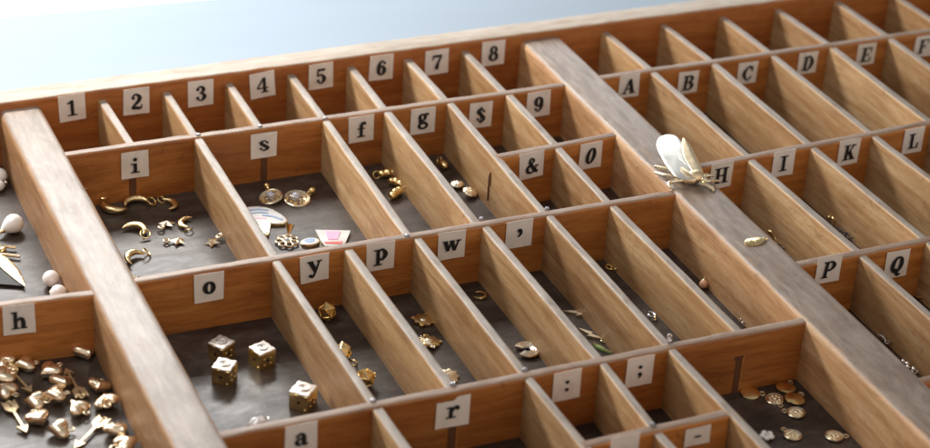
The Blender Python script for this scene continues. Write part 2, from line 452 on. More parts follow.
# nail heads where rails are pinned
nails = MB
for (px, py) in ((481.5, 218.5), (547, 208.5), (373, 400.5), (453, 384), (525, 369.5), (669.6, 341), (652.5, 424.5), (198, 134.5), (260, 126), (325, 118), (407, 235.5)):
    p = W(px, py); mb = MB()
    mb.lathe([(.0012, TOP - .002), (.0012, TOP + .0001), (.0009, TOP + .0005), (.0002, TOP + .00065)], 12, Matrix.Translation((p.x, p.y, 0)))
    mb.build('nail', STEEL, case)

# empty divider slots on the rails: flat strips, recess shade painted dark
def wall_frame(line, x):
    d = (line.q - line.p).normalized(); d = Vector((d.x, d.y, 0)); n = Vector((d.y, -d.x, 0))
    return Vector((*line.pt(x), 0)), d, n
def slot(px, py, line, top, w=.0036, base=FZ):
    p0, d, n = wall_frame(line, 0); p = at_plane(px, py, p0 + n * TH_R / 2, n)
    mb = MB(); s0 = Matrix((( *d, ), ( *(-n), ), (0, 0, 1))).transposed().to_4x4()
    M = Matrix.Translation(Vector((p.x, p.y, 0)) + n * .00015) @ s0
    mb.box((-w / 2, -.0001, base), (w / 2, .0006, top), M)
    o = mb.build('divider_slot', SLOT, case, smooth=False)
    e = MB(); e.box((w / 2 - .0001, -.0002, base), (w / 2 + .0005, .0009, top - .0004), M); e.build('slot_lit_edge', AMBER, o, smooth=False, grain=True)  # raised strip added to imitate a lit edge along the slot
    return o
slot(133, 190, mid_R1, TOP - .012)
slot(264, 170, mid_R1, TOP - .014)
slot(452, 432, mid_R3, TOP - .013)
slot(737, 375, mid_R3, TOP - .0115, .003)
slot(737, 372, mid_R3, TOP - .0105, .0042, TOP - .0125)
# slot on the divider between g and $
p = at(488.5, 195, TOP - .018)

def mark(name, pts, z, w, lab=None, m=None):
    V = [at(x, y, z) for x, y in pts]; mb = MB(); mb.tube(V, w, 6, flat=.25); o = mb.build(name, m or SLOT, case)
    if lab: o['label'] = lab
mark('crack', [(46, 188.2), (60, 187.6), (74, 188.6), (87, 188.4)], TOP + .0008, .00022, 'thin crack across the wide bar')
mark('stain_mark', [(131, 346), (136, 344.5), (140, 345.5)], TOP + .0007, .0006, 'short dark dent in the wide bar')
for q in (0, 1):
    a = mid_R1.pt(R1x[6]); b = mid_R2.pt(wx(546, 213)); a = Vector((*a, 0)); b = Vector((*b, 0)); d = (b - a).normalized(); n = Vector((d.y, -d.x, 0))
    if n.x > 0: n = -n
    c = at_plane(488.5, 192, a + n * TH_D / 2, n)
    Mx = Matrix.Translation(Vector((c.x, c.y, 0)) + d * q * .0011 + n * .00012) @ Matrix((d, n, Vector((0, 0, 1)))).transposed().to_4x4()
    MB().box((-.0003, -.0004, FZ + .004 + q * .009), (.0003, .0004, TOP - .011 + q * .002), Mx).build('slit', SLOT, case, smooth=False)

# ------------------------------------------------------------------ glyphs
def Sx(pts, closed=False, smooth=True): return ('s', pts, closed, smooth)
def Lx(*pts): return ('s', list(pts), False, False)
def Bx(x0, y0, x1, y1): return ('b', x0, y0, x1, y1)
def Ox(x, y, r): return ('o', x, y, r)
def bowl(cx, cy, rx, ry, thin=.08, thick=.2):
    return Sx([(cx + rx * math.cos(t), cy + ry * math.sin(t), thin + (thick - thin) * abs(math.cos(t)) ** 1.3) for t in [2 * PI * i / 16 for i in range(16)]], True)
six = [bowl(0, .32, .19, .28), Sx([(.2, .82, .06), (.03, .96, .08), (-.17, .7, .17), (-.19, .32, .2)]), Ox(.19, .8, .09)]
def rot180(sh):
    out = []
    for s in sh:
        if s[0] == 's': out.append(('s', [(-x, 1 - y, w) for x, y, w in s[1]], s[2], s[3]))
        elif s[0] == 'o': out.append(('o', -s[1], 1 - s[2], s[3]))
    return out
ST = Bx(-.28, 0, -.08, 1); SFL = [Bx(-.4, 0, .03, .08), Bx(-.4, .92, .03, 1)]
ess = [Sx([(.2, .72, .06), (.02, .95, .08), (-.19, .76, .17), (0, .52, .19), (.21, .26, .17), (0, .05, .08), (-.22, .26, .06)]), Ox(.19, .74, .08), Ox(-.2, .26, .08)]
GL = {
 '1': [Bx(-.1, 0, .1, 1), Bx(-.3, 0, .3, .08), Lx((-.28, .8, .07), (0, .93, .1))],
 '2': [Ox(-.2, .74, .1), Sx([(-.26, .76, .07), (-.14, .93, .08), (.02, .96, .1), (.19, .76, .2), (.1, .5, .17), (-.12, .28, .11), (-.28, .08, .08)]), Sx([(-.28, .07, .13), (-.05, .1, .17), (.18, .05, .13), (.29, .12, .08), (.32, .28, .05)])],
 '3': [Ox(-.19, .78, .1), Sx([(-.25, .8, .07), (-.02, .96, .08), (.17, .77, .19), (.06, .57, .1), (-.08, .53, .07)]), Sx([(-.08, .53, .07), (.1, .5, .1), (.22, .27, .21), (.02, .04, .08), (-.24, .18, .07)]), Ox(-.2, .22, .1)],
 '4': [Bx(.02, 0, .21, 1), Lx((.08, .97, .07), (-.34, .32, .07)), Bx(-.36, .26, .36, .34), Bx(-.1, 0, .34, .08)],
 '5': [Lx((-.2, .93, .13), (.25, .95, .13)), Lx((-.2, 1, .07), (-.22, .5, .07)), Sx([(-.22, .52, .06), (0, .62, .08), (.2, .34, .21), (.02, .04, .08), (-.23, .18, .07)]), Ox(-.19, .22, .1)],
 '6': six, '9': rot180(six),
 '7': [Bx(-.28, .84, .3, 1), Lx((-.27, 1, .06), (-.29, .66, .05)), Sx([(.27, .88, .08), (.1, .55, .11), (0, .25, .18), (-.03, .02, .21)])],
 '8': [bowl(0, .75, .17, .22, .08, .15), bowl(0, .28, .22, .25, .08, .18)],
 '$': ess + [Bx(-.03, -.1, .03, 1.1)],
 '&': [Sx([(.38, .06, .14), (.2, .16, .18), (0, .45, .18), (-.14, .72, .14), (-.04, .95, .08), (.12, .8, .12), (-.02, .6, .07), (-.26, .38, .14), (-.28, .15, .16), (-.08, .02, .09), (.16, .14, .07), (.3, .46, .06)]), Bx(.18, .43, .44, .5)],
 '0': [bowl(0, .5, .21, .46)],
 'i': [Bx(-.1, 0, .1, .6), Bx(-.26, 0, .26, .08), Bx(-.24, .53, 0, .61), Ox(0, .85, .12)],
 's': [('x', ess, .95, .66)],
 'f': [Bx(-.12, 0, .07, .75), Bx(-.28, 0, .24, .08), Bx(-.26, .53, .2, .61), Sx([(-.025, .72, .19), (.03, .9, .12), (.17, .96, .08), (.24, .9, .06)]), Ox(.2, .87, .09)],
 'g': [bowl(-.04, .42, .16, .18, .07, .16), Sx([(.08, .55, .06), (.2, .62, .08), (.28, .6, .06)]), Ox(.27, .57, .07), Sx([(-.12, .27, .07), (-.22, .18, .1), (-.05, .1, .13), (.18, .07, .13)]), bowl(0, -.1, .23, .16, .08, .13)],
 'h': [Bx(-.28, 0, -.09, 1), Bx(-.4, .92, -.1, 1), Bx(-.4, 0, .02, .08), Sx([(-.12, .46, .07), (.04, .6, .12), (.18, .46, .18), (.19, 0, .18)]), Bx(.05, 0, .38, .08)],
 'o': [bowl(0, .3, .2, .29)],
 'y': [Lx((-.22, .58, .19), (.04, .02, .17)), Lx((.25, .58, .07), (-.02, -.16, .08)), Sx([(0, -.1, .08), (-.1, -.27, .09), (-.22, -.27, .08)]), Ox(-.22, -.21, .09), Bx(-.38, .53, -.05, .61), Bx(.1, .53, .38, .61)],
 'p': [Bx(-.24, -.3, -.05, .6), Bx(-.37, .53, -.08, .61), Bx(-.36, -.3, .08, -.22), Sx([(-.1, .5, .07), (.07, .59, .1), (.24, .3, .2), (.07, .02, .1), (-.1, .1, .07)])],
 'w': [Lx((-.36, .58, .18), (-.2, .02, .14)), Lx((-.03, .58, .07), (-.2, .02, .08)), Lx((-.02, .58, .18), (.15, .02, .14)), Lx((.35, .58, .07), (.15, .02, .08)), Bx(-.5, .53, -.22, .61), Bx(-.14, .53, .14, .61), Bx(.22, .53, .48, .61)],
 ',': [Ox(0, .42, .13), Sx([(.07, .42, .12), (.09, .27, .12), (.0, .12, .09), (-.1, .05, .03)])],
 'a': [Sx([(-.2, .46, .08), (-.05, .6, .08), (.11, .46, .17), (.12, .1, .17), (.19, .03, .1), (.31, .08, .05)]), Sx([(.1, .36, .07), (-.12, .3, .1), (-.2, .16, .17), (-.09, .03, .1), (.1, .13, .06)]), Ox(-.17, .47, .09)],
 'r': [Bx(-.2, 0, -.01, .6), Bx(-.34, 0, .14, .08), Bx(-.34, .53, -.05, .61), Sx([(-.02, .4, .07), (.07, .56, .09), (.18, .6, .08), (.26, .55, .06)]), Ox(.2, .5, .1)],
 ':': [Ox(0, .12, .105), Ox(0, .56, .105)],
 ';': [Ox(0, .6, .105), Ox(0, .2, .105), Sx([(.06, .2, .09), (.05, .08, .08), (-.07, -.04, .03)])],
 '-': [Bx(-.17, .3, .17, .41)],
 '.': [Ox(0, .12, .1)],
 'A': [Lx((-.3, .02, .07), (-.02, .98, .08)), Lx((-.02, .98, .17), (.28, .02, .2)), Bx(-.2, .28, .18, .36), Bx(-.46, 0, -.12, .08), Bx(.08, 0, .48, .08)],
 'B': [ST, *SFL, Sx([(-.05, .96, .08), (.12, .94, .1), (.22, .76, .18), (.1, .56, .1), (-.08, .53, .08)]), Sx([(-.08, .53, .08), (.14, .51, .1), (.28, .28, .2), (.14, .05, .1), (-.05, .04, .08)])],
 'C': [Sx([(.27, .66, .06), (.18, .88, .09), (0, .96, .08), (-.26, .5, .21), (0, .04, .08), (.2, .12, .08), (.3, .3, .05)]), Lx((.28, 1, .06), (.28, .64, .06))],
 'D': [ST, *SFL, Sx([(-.08, .96, .08), (.1, .94, .1), (.3, .5, .21), (.1, .06, .1), (-.08, .04, .08)])],
 'E': [ST, *SFL, Bx(-.1, .92, .3, 1), Bx(-.1, 0, .33, .08), Bx(-.1, .46, .12, .54), Lx((.27, 1, .07), (.29, .68, .05)), Lx((.3, 0, .07), (.33, .33, .05)), Bx(.1, .36, .15, .64)],
 'F': [ST, *SFL, Bx(-.1, .92, .3, 1), Bx(-.1, .46, .12, .54), Lx((.27, 1, .07), (.29, .68, .05)), Bx(.1, .36, .15, .64)],
 'H': [Bx(-.34, 0, -.14, 1), Bx(.14, 0, .34, 1), Bx(-.45, 0, -.03, .08), Bx(-.45, .92, -.03, 1), Bx(.03, 0, .45, .08), Bx(.03, .92, .45, 1), Bx(-.14, .46, .14, .54)],
 'I': [Bx(-.1, 0, .1, 1), Bx(-.27, 0, .27, .08), Bx(-.27, .92, .27, 1)],
 'K': [ST, *SFL, Lx((-.1, .36, .08), (.26, .96, .07)), Lx((-.0, .6, .16), (.28, .04, .2)), Bx(.1, .92, .42, 1), Bx(.08, 0, .46, .08)],
 'L': [Bx(-.24, 0, -.04, 1), Bx(-.37, .92, .1, 1), Bx(-.37, 0, .3, .08), Lx((.27, 0, .08), (.3, .36, .06))],
 'P': [ST, *SFL, Sx([(-.05, .96, .08), (.12, .94, .1), (.27, .71, .2), (.12, .48, .1), (-.08, .46, .08)])],
 'Q': [bowl(0, .5, .27, .46), Sx([(-.18, .16, .06), (-.04, .22, .1), (.08, -.02, .15), (.2, -.16, .12), (.36, -.08, .05)])],
}
def crom(pts, closed, sub=5):
    n = len(pts); out = []
    rng = range(n) if closed else range(n - 1)
    for i in rng:
        P = [pts[(i + k) % n] if closed else pts[min(max(i + k, 0), n - 1)] for k in (-1, 0, 1, 2)]
        for j in range(sub):
            t = j / sub
            out.append(tuple(.5 * (2 * P[1][c] + (P[2][c] - P[0][c]) * t + (2 * P[0][c] - 5 * P[1][c] + 4 * P[2][c] - P[3][c]) * t * t + (3 * P[1][c] - P[0][c] - 3 * P[2][c] + P[3][c]) * t ** 3) for c in range(3)))
    if not closed: out.append(tuple(pts[-1]))
    return out
def glyph_mesh(mb, shapes, M, sx=1, sy=1, lay=[0]):
    for s in shapes:
        lay[0] = (lay[0] + 1) % 40; y = -.00001 * lay[0]
        P = lambda x, z: (x * sx, y, z * sy)
        if s[0] == 'b': mb.add([P(s[1], s[2]), P(s[3], s[2]), P(s[3], s[4]), P(s[1], s[4])], [(0, 1, 2, 3)], M)
        elif s[0] == 'o': mb.add([P(s[1] + s[3] * math.cos(2 * PI * i / 14), s[2] + s[3] * math.sin(2 * PI * i / 14)) for i in range(14)], [tuple(range(14))], M)
        elif s[0] == 'x': glyph_mesh(mb, s[1], M, sx * s[2], sy * s[3])
        else:
            pts = crom(s[1], s[2]) if s[3] else s[1]; n = len(pts); vs = []
            for i, (x, z, w) in enumerate(pts):
                a = pts[(i - 1) % n] if (s[2] or i) else pts[i]; b = pts[(i + 1) % n] if (s[2] or i < n - 1) else pts[i]
                dx, dz = b[0] - a[0], b[1] - a[1]; l = math.hypot(dx, dz) or 1; nx, nz = -dz / l, dx / l
                w = w * 1.12 + .02
                vs += [P(x + nx * w / 2, z + nz * w / 2), P(x - nx * w / 2, z - nz * w / 2)]
            fs = [(2 * i, 2 * i + 1, 2 * ((i + 1) % n) + 1, 2 * ((i + 1) % n)) for i in range(n if s[2] else n - 1)]
            mb.add(vs, fs, M)
WORDS = {',': 'a comma', ':': 'a colon', ';': 'a semicolon', '-': 'a dash', '.': 'a full stop', '&': 'an ampersand', '$': 'a dollar sign'}
def label(ch, px, py, line, w=.0132, h=.0142, tilt=0, cap=.0079, front=None, slant=0, dy=0, torn=False):
    if line is back: p0 = Vector((0, R0y * U, 0)); d = Vector((1, 0, 0)); n = Vector((0, -1, 0)); fr_ = 0
    else: p0, d, n = wall_frame(line, 0); fr_ = TH_R / 2
    p = at_plane(px, py, p0 + n * fr_, n)
    M = Matrix.Translation(p + n * .00045) @ Matrix((( *d, ), ( *(-n), ), (0, 0, 1))).transposed().to_4x4() @ Matrix.Rotation(math.radians(tilt), 4, 'Y')
    mb = MB(); nx, nz = 8, 8; vs = []
    bow = random.uniform(.00008, .0002); ph = random.uniform(0, 6)
    sk = random.uniform(-.0003, .0003)
    for layer in (0, 1):
        for i in range(nx + 1):
            for j in range(nz + 1):
                u, v = i / nx - .5, j / nz - .5
                x = u * w * (1 + sk / w * v * 2); z = v * h * (1 - sk / h * u * 2)
                if torn and i < 5 and j == nz: z -= .0016 + .0006 * (i % 2)
                y = -bow * (abs(u * 2) ** 3 + abs(v * 2) ** 3) * abs(math.sin(ph + u * 3 + v)) - (.00012 if layer else 0)
                vs.append((x, y, z))
    K = (nx + 1) * (nz + 1); idx = lambda l, i, j: l * K + i * (nz + 1) + j; fs = []
    for i in range(nx):
        for j in range(nz):
            fs.append((idx(1, i, j), idx(1, i + 1, j), idx(1, i + 1, j + 1), idx(1, i, j + 1)))
            fs.append((idx(0, i, j), idx(0, i, j + 1), idx(0, i + 1, j + 1), idx(0, i + 1, j)))
    for i in range(nx):
        fs.append((idx(0, i, 0), idx(0, i + 1, 0), idx(1, i + 1, 0), idx(1, i, 0))); fs.append((idx(1, i, nz), idx(1, i + 1, nz), idx(0, i + 1, nz), idx(0, i, nz)))
    for j in range(nz):
        fs.append((idx(1, 0, j), idx(1, 0, j + 1), idx(0, 0, j + 1), idx(0, 0, j))); fs.append((idx(0, nx, j), idx(0, nx, j + 1), idx(1, nx, j + 1), idx(1, nx, j)))
    mb.add(vs, fs, M)
    o = mb.build('paper_label', PAPER, case, smooth=False)
    what = WORDS.get(ch, ('the numeral ' if ch.isdigit() else 'capital letter ' if ch.isupper() else 'small letter ') + ch)
    o['label'] = 'small pale paper label printed with ' + what
    g = MB(); low = ch in 'sgopyaw,rw' ; zc = {'g': .18, 'p': .18, 'y': .16, 'o': .3, 's': .32, 'a': .3, 'w': .3, 'r': .3, ',': .3, ':': .34, ';': .32, '-': .35, '.': .1}.get(ch, .5)
    sc = cap * 1.06 * (1.08 if ch in 'sgopyawr' else 1)
    Sh = Matrix.Identity(4); Sh[0][2] = slant
    MG = M @ Matrix.Translation((0, -.00052, dy)) @ Sh @ Matrix.Diagonal((sc, 1, sc, 1)) @ Matrix.Translation((0, 0, -zc))
    glyph_mesh(g, GL[ch], MG)
    g.build('printed_character', INK, o, smooth=False)
    return o
for i, (x, y, t) in enumerate([(71.8, 107.2, 2), (136, 100.8, -1), (200.3, 92.7, 0), (262, 84.4, 4), (320.5, 75.6, 1), (380.8, 67, -1), (436.4, 61.5, 1), (492.8, 52.7, 0)]):
    label(str(i + 1), x, y, back, tilt=-t)
label('i', 134.6, 164, mid_R1); label('s', 263.4, 144.7, mid_R1, h=.0135); label('f', 360.8, 128.5, mid_R1, tilt=-1)
label('g', 422.4, 120.4, mid_R1); label('$', 480.2, 114.4, mid_R1, tilt=1, w=.0125); label('9', 537.9, 103.6, mid_R1, tilt=-1)
label('&', 531, 164.5, mid_R15, tilt=-2); label('0', 590, 155, mid_R15, slant=.18, w=.0125)
label('o', 208.6, 286.6, mid_R2); label('y', 314, 267.5, mid_R2, tilt=-2, h=.0135); label('p', 380, 255.5, mid_R2); label('w', 451, 244.5, mid_R2)
label(',', 518.5, 233.2, mid_R2, dy=.001)
label('h', 18.8, 318.6, left_R2)
label('a', 300.6, 438, mid_R3); label('r', 452.3, 411, mid_R3, torn=True, tilt=1, w=.0145); label(':', 566.2, 384.5, mid_R3, tilt=-1, w=.0125); label(';', 639, 370.5, mid_R3, w=.0125)
label('-', 696.7, 435, mid_R35, w=.0115, h=.0085); label('.', 623.3, 449, mid_R35, w=.0125)
for ch, x, y in (('A', 628.6, 85.5), ('B', 687.5, 82), ('C', 746.8, 72.5), ('D', 807, 62.5), ('E', 865.5, 53.8), ('F', 923, 45.7)):
    label(ch, x, y, right_R1, w=.0118, h=.0128, slant=.1)
label('H', 720.5, 174.6, right_Q2, w=.0125); label('I', 782.6, 162.6, right_Q2, w=.0125); label('K', 848, 151.5, right_Q2, w=.0125, slant=.06); label('L', 912.6, 140, right_Q2, w=.0122)
label('P', 827.8, 268.2, right_Q3, w=.0128, slant=.12); label('Q', 896, 263.3, right_Q3, w=.0125, slant=.12)

# ------------------------------------------------------------------ charms
mm = .001
def M_at(c, ring=None, z=FZ, lift=0, tilt=(0, 0), flip=False, ang=None, s=1):
    """frame whose +X points from pixel c toward pixel ring on plane z"""
    p = at(c[0], c[1], z + lift)
    if ring is not None:
        q = at(ring[0], ring[1], z + lift); ang = math.atan2(q.y - p.y, q.x - p.x)
    M = Matrix.Translation(p) @ Matrix.Rotation(ang or 0, 4, 'Z') @ Matrix.Rotation(math.radians(tilt[0]), 4, 'X') @ Matrix.Rotation(math.radians(tilt[1]), 4, 'Y')
    if flip: M = M @ Matrix.Rotation(PI, 4, 'X')
    return M @ Matrix.Diagonal((s, s, s, 1))
class Kind:
    """a kind of thing: first() builds it, later places are copies"""
    def __init__(s, name, cat, group, fn): s.name, s.cat, s.group, s.fn, s.first = name, cat, group, fn, None
    def put(s, lab, M):
        if s.first is None:
            s.first = empty(s.name); s.fn(s.first); r = s.first
        else: r = copy_tree(s.first)
        r.matrix_world = M; tag(r, lab, s.cat, s.group); return r
def single(name, lab, cat, M, group=None):
    r = empty(name, M=M); tag(r, lab, cat, group); return r

# puffy hearts
def heart_xy(t):
    x = 16 * math.sin(t) ** 3; y = 13 * math.cos(t) - 5 * math.cos(2 * t) - 2 * math.cos(3 * t) - math.cos(4 * t)
    return (y + 2) / 16.5, x / 16.5
def f_heart(r):
    mb = MB(); nt_, ns = 36, 7; R = 4.5 * mm; vs = [(0, 0, 2.05 * mm)]
    lev = [math.sin(PI * i / (2 * ns)) for i in range(1, ns + 1)]
    hz = [math.cos(PI * i / (2 * ns)) for i in range(1, ns + 1)]
    seq = [(l, h ** .8 * 2.05 * mm) for l, h in zip(lev, hz)] + [(l, -(h ** .8) * 2.05 * mm) for l, h in list(zip(lev, hz))[:-1][::-1]]
    for l, h in seq:
        for k in range(nt_):
            x, y = heart_xy(2 * PI * k / nt_)
            cr = 1 - .5 * max(0, x) * (1 - abs(y)) ** 6 if x > 0 else 1
            vs.append((x * R * l, y * R * l, h * cr))
    vs.append((0, 0, -2.05 * mm)); e = len(vs) - 1
    fs = [(0, 1 + (k + 1) % nt_, 1 + k) for k in range(nt_)]
    for i in range(len(seq) - 1):
        for k in range(nt_):
            a = 1 + i * nt_; fs.append((a + k, a + (k + 1) % nt_, a + nt_ + (k + 1) % nt_, a + nt_ + k))
    a = 1 + (len(seq) - 1) * nt_
    fs += [(e, a + k, a + (k + 1) % nt_) for k in range(nt_)]
    mb.add(vs, fs); mb.build('heart_body', ROSE, r)
    MB().ring((3.9 * mm + .6 * mm, 0, 0), 1.1 * mm, .32 * mm, (0, .25, 1)).build('ring', ROSE, r)
HEART = Kind('heart_charm', 'heart charm', 'pinkish gold heart charms in the small letter h compartment', f_heart)
hearts = [((85, 352), (79, 345), (20, 5), 'puffy gold heart alone in the back right corner by the bar'),
 ((49, 371), (60, 365.5), (-12, -10), 'puffy gold heart touching the tip of the long arrow'),
 ((62, 382), (57, 372), (15, 12), 'puffy gold heart behind and overlapping the middle heart of the pile'),
 ((54, 394), (66, 392), (-10, 5), 'puffy gold heart in front of another, left of the long arrow'),
 ((99, 386), (102, 377), (10, 15), 'puffy gold heart against the wide bar with its ring pointing back'),
 ((106, 400), (108, 407), (12, -15), 'puffy gold heart against the wide bar with its ring pointing forward'),
 ((77, 407), (85, 411), (-15, 8), 'puffy gold heart just below the fletching of the long arrow'),
 ((34, 401), (47, 401), (10, -5), 'puffy gold heart with a ring, between two arrows at the left'),
 ((39, 418), (33, 411), (-10, 8), 'puffy gold heart touching the front one of the left pair'),
 ((58, 429), (69, 428), (10, 10), 'frontmost puffy gold heart of the middle pile'),
 ((24, 364), (34, 362), (-6, 6), 'puffy gold heart behind the second arrow near the lettered wall'),
 ((3, 361), (10, 366), (12, 4), 'puffy gold heart cut by the left picture edge, furthest back'),
 ((2, 377), (11, 373), (8, -9), 'puffy gold heart cut by the left picture edge, second from the wall'),
 ((5, 390), (14, 393), (-9, 8), 'puffy gold heart beside the arrow fletching at the left picture edge'),
 ((118, 430), (110, 423), (9, 9), 'puffy gold heart by the bar at the bottom, right of the pale arrow'),
 ((127, 443), (116, 446), (-7, 9), 'puffy gold heart nearest the bottom edge next to the bar')]
for i, (c, rg, tl, lb) in enumerate(hearts): HEART.put(lb, M_at(c, rg, lift=2.6 * mm + (1.6 * mm if i in (2, 3) else 0), tilt=(tl[0] * .7 + 8, tl[1] * .7), s=random.uniform(1.12, 1.24)))

# arrows
def f_arrow(r):
    mb = MB(); t = .55 * mm
    mb.box((-8 * mm, -.55 * mm, -t), (9 * mm, .55 * mm, t)); mb.build('shaft', DULLG, r, angle=30)
    mb = MB(); mb.plate([(8 * mm, -2.9 * mm), (14 * mm, 0), (8 * mm, 2.9 * mm), (9.4 * mm, 0)], -.7 * mm, .7 * mm, .2 * mm); mb.build('arrowhead', DULLG, r)
    mb = MB()
    for s in (1, -1):
        o = [(-4 * mm, s * .4 * mm), (-7 * mm, s * 3.3 * mm), (-14 * mm, s * 3.3 * mm), (-11 * mm, s * .4 * mm)]
        mb.plate(o if s < 0 else o[::-1], -.6 * mm, .6 * mm, .15 * mm)
    mb.build('fletching', DULLG, r)
    MB().ring((-12.6 * mm, 0, 0), 1.2 * mm, .4 * mm).build('ring', DULLG, r)
ARROW = Kind('arrow_charm', 'arrow charm', 'gold arrow charms among the hearts', f_arrow)
ARROW.put('gold arrow pointing back at the wall with fletching beside the middle hearts', M_at((74, 383), (62, 362), lift=1.6 * mm, tilt=(0, 2), s=.85))
ARROW.put('dull gold arrow with its fletching at the back, left of the middle hearts', M_at((19, 379), (32, 393), lift=2 * mm, s=.85))
ARROW.put('large gold arrow pointing to the bottom edge at far left', M_at((17, 417), (34, 445), lift=1.4 * mm, s=.86))
ARROW.put('pale gold arrow cut by the bottom edge, pointing to the lower left', M_at((90, 433), (76, 447), lift=1.4 * mm, s=.86))

# crescents
def f_moon(r):
    mb = MB(); n = 22; pts = []; rad = []
    for i in range(n):
        t = math.radians(-10 + 185 * i / (n - 1)); pts.append((5.1 * mm * math.cos(t), 5.1 * mm * math.sin(t) * .92, .5 * mm * math.sin(t))); rad.append(.25 * mm + 1.5 * mm * math.sin(PI * min(1, i / (n - 1) * 1.02)) ** .8)
    mb.tube(pts, rad, 12, flat=.85); mb.build('crescent', GOLDH, r)
    MB().ring((6.3 * mm, -1.2 * mm, .7 * mm), 2.1 * mm, .38 * mm, (.5, -.5, 1)).build('ring', GOLD, r)
MOON = Kind('crescent_charm', 'moon charm', 'gold crescent moon charms in the small letter i compartment', f_moon)
def put_moon(c, ring, lb, flip=False, tilt=(0, 0), s=1):
    # ring end sits to the local lower right
    MOON.put(lb, M_at(c, ring, lift=1.7 * mm, tilt=tilt, flip=flip, s=s * 1.08))
put_moon((116, 205), (103, 202), 'dark gold crescent curved like a smile, leftmost by the back wall', False, (0, 0), 1.1)
put_moon((137, 204), (151, 201), 'gold crescent arched upward touching the smiling crescent by the wall', False, (0, 0), 1.0)
put_moon((166, 204), (161, 192), 'gold crescent with an upright horn below the paper letter i', True, (0, 0), .85)
put_moon((133, 231), (147, 234), 'gold crescent with a big round ring in the middle left of the pile', False, (0, 0), 1.0)
put_moon((190, 222), (186, 229), 'gold crescent with its ring in front, near the divider on the right', True, (0, 0), .85)
put_moon((138, 259), (148, 248), 'gold crescent standing by the wide bar near the front rail', False, (10, 0), .95)
put_moon((131, 273), (137, 280), 'gold crescent tip peeping from behind the wide bar at the front', True, (0, 0), .7)

def star_xy(R, r_, n=5, ph=0): return [((R if i % 2 == 0 else r_) * math.cos(PI * i / n + ph), (R if i % 2 == 0 else r_) * math.sin(PI * i / n + ph)) for i in range(2 * n)]
def f_star(r):
    mb = MB(); o = star_xy(3.3 * mm, 1.6 * mm); n = len(o)
    vs = [(x, y, 0) for x, y in o] + [(0, 0, 1.3 * mm), (0, 0, -.7 * mm)]
    fs = [(i, (i + 1) % n, n) for i in range(n)] + [((i + 1) % n, i, n + 1) for i in range(n)]
    mb.add(vs, fs).build('star_body', PALEG, r, angle=15)
    MB().ring((4.2 * mm, 0, 0), 1.05 * mm, .4 * mm, (0, .1, 1)).build('ring', PALEG, r)
STAR = Kind('star_charm', 'star charm', 'little gold star charms beside the crescents', f_star)
STAR.put('tiny gold star with ring toward the viewer, between two crescents', M_at((167, 224), (160, 230), lift=1 * mm, tilt=(5, -10), s=1.25))
STAR.put('tiny gold star lying flat with its ring to the left', M_at((178, 241), (167, 241.5), lift=1 * mm, tilt=(5, -5), s=1.25))
STAR.put('tiny gold star alone near the right divider with ring to the back', M_at((212, 242), (219, 238), lift=1 * mm, tilt=(-5, -12), s=1.25))

# s compartment
def f_planet(r):
    MB().lathe([(.4 * mm, 0), (5.6 * mm, 0), (6 * mm, .3 * mm), (6 * mm, 1.0 * mm), (5.6 * mm, 1.3 * mm), (5.1 * mm, 1.05 * mm), (.2 * mm, 1.05 * mm)], 32).build('disc', PALEG, r)
    mb = MB()
    for k in range(14):
        a = k * 1.9; R = 3.9 * mm + .5 * mm * math.sin(k); mb.ball((R * math.cos(a), R * math.sin(a), 1.2 * mm), .4 * mm, nu=8, nv=6)
    mb.build('studs', GOLD, r)
    m = MB().ball((-1 * mm, 0, 2.4 * mm), 2.0 * mm).build('crystal', CRYST, r)
    MB().ring((-1 * mm, 0, 2.5 * mm), 3.0 * mm, .45 * mm, (.5, .25, 1)).build('planet_ring', SILV, r)
    MB().ring((6.9 * mm, 0, 1 * mm), 1.4 * mm, .55 * mm, (0, 1, .2)).build('bail', GOLD, r)
    MB().ball((8.3 * mm, 0, 1.8 * mm), 1.7 * mm, 1.5 * mm, 1.7 * mm).build('bead', GOLD, r)
PLANET = Kind('planet_charm', 'medallion charm', 'round gold medallions with a ringed planet', f_planet)
PLANET.put('round gold planet medallion leaning up with its bead at the back, left one', M_at((271, 198), (266, 186), lift=.9 * mm, tilt=(-14, -4), s=.98))
PLANET.put('round gold planet medallion lying flat with its bead to the right', M_at((297, 200), (312, 194.5), lift=.3 * mm, tilt=(8, -3), s=1.08))

def px_out(M, pts, z):
    inv = M.inverted(); return [(lambda q: (q.x, q.y))(inv @ at(px, py, z)) for px, py in pts]
def ccw(o):
    a = sum(o[i][0] * o[(i + 1) % len(o)][1] - o[(i + 1) % len(o)][0] * o[i][1] for i in range(len(o)))
    return o if a > 0 else o[::-1]
def shrink(o, k):
    cx = sum(p[0] for p in o) / len(o); cy = sum(p[1] for p in o) / len(o)
    return [(cx + (p[0] - cx) * k, cy + (p[1] - cy) * k) for p in o]
def reg(x, y, s, pts): return [(x + a / s, y + b / s) for a, b in pts]
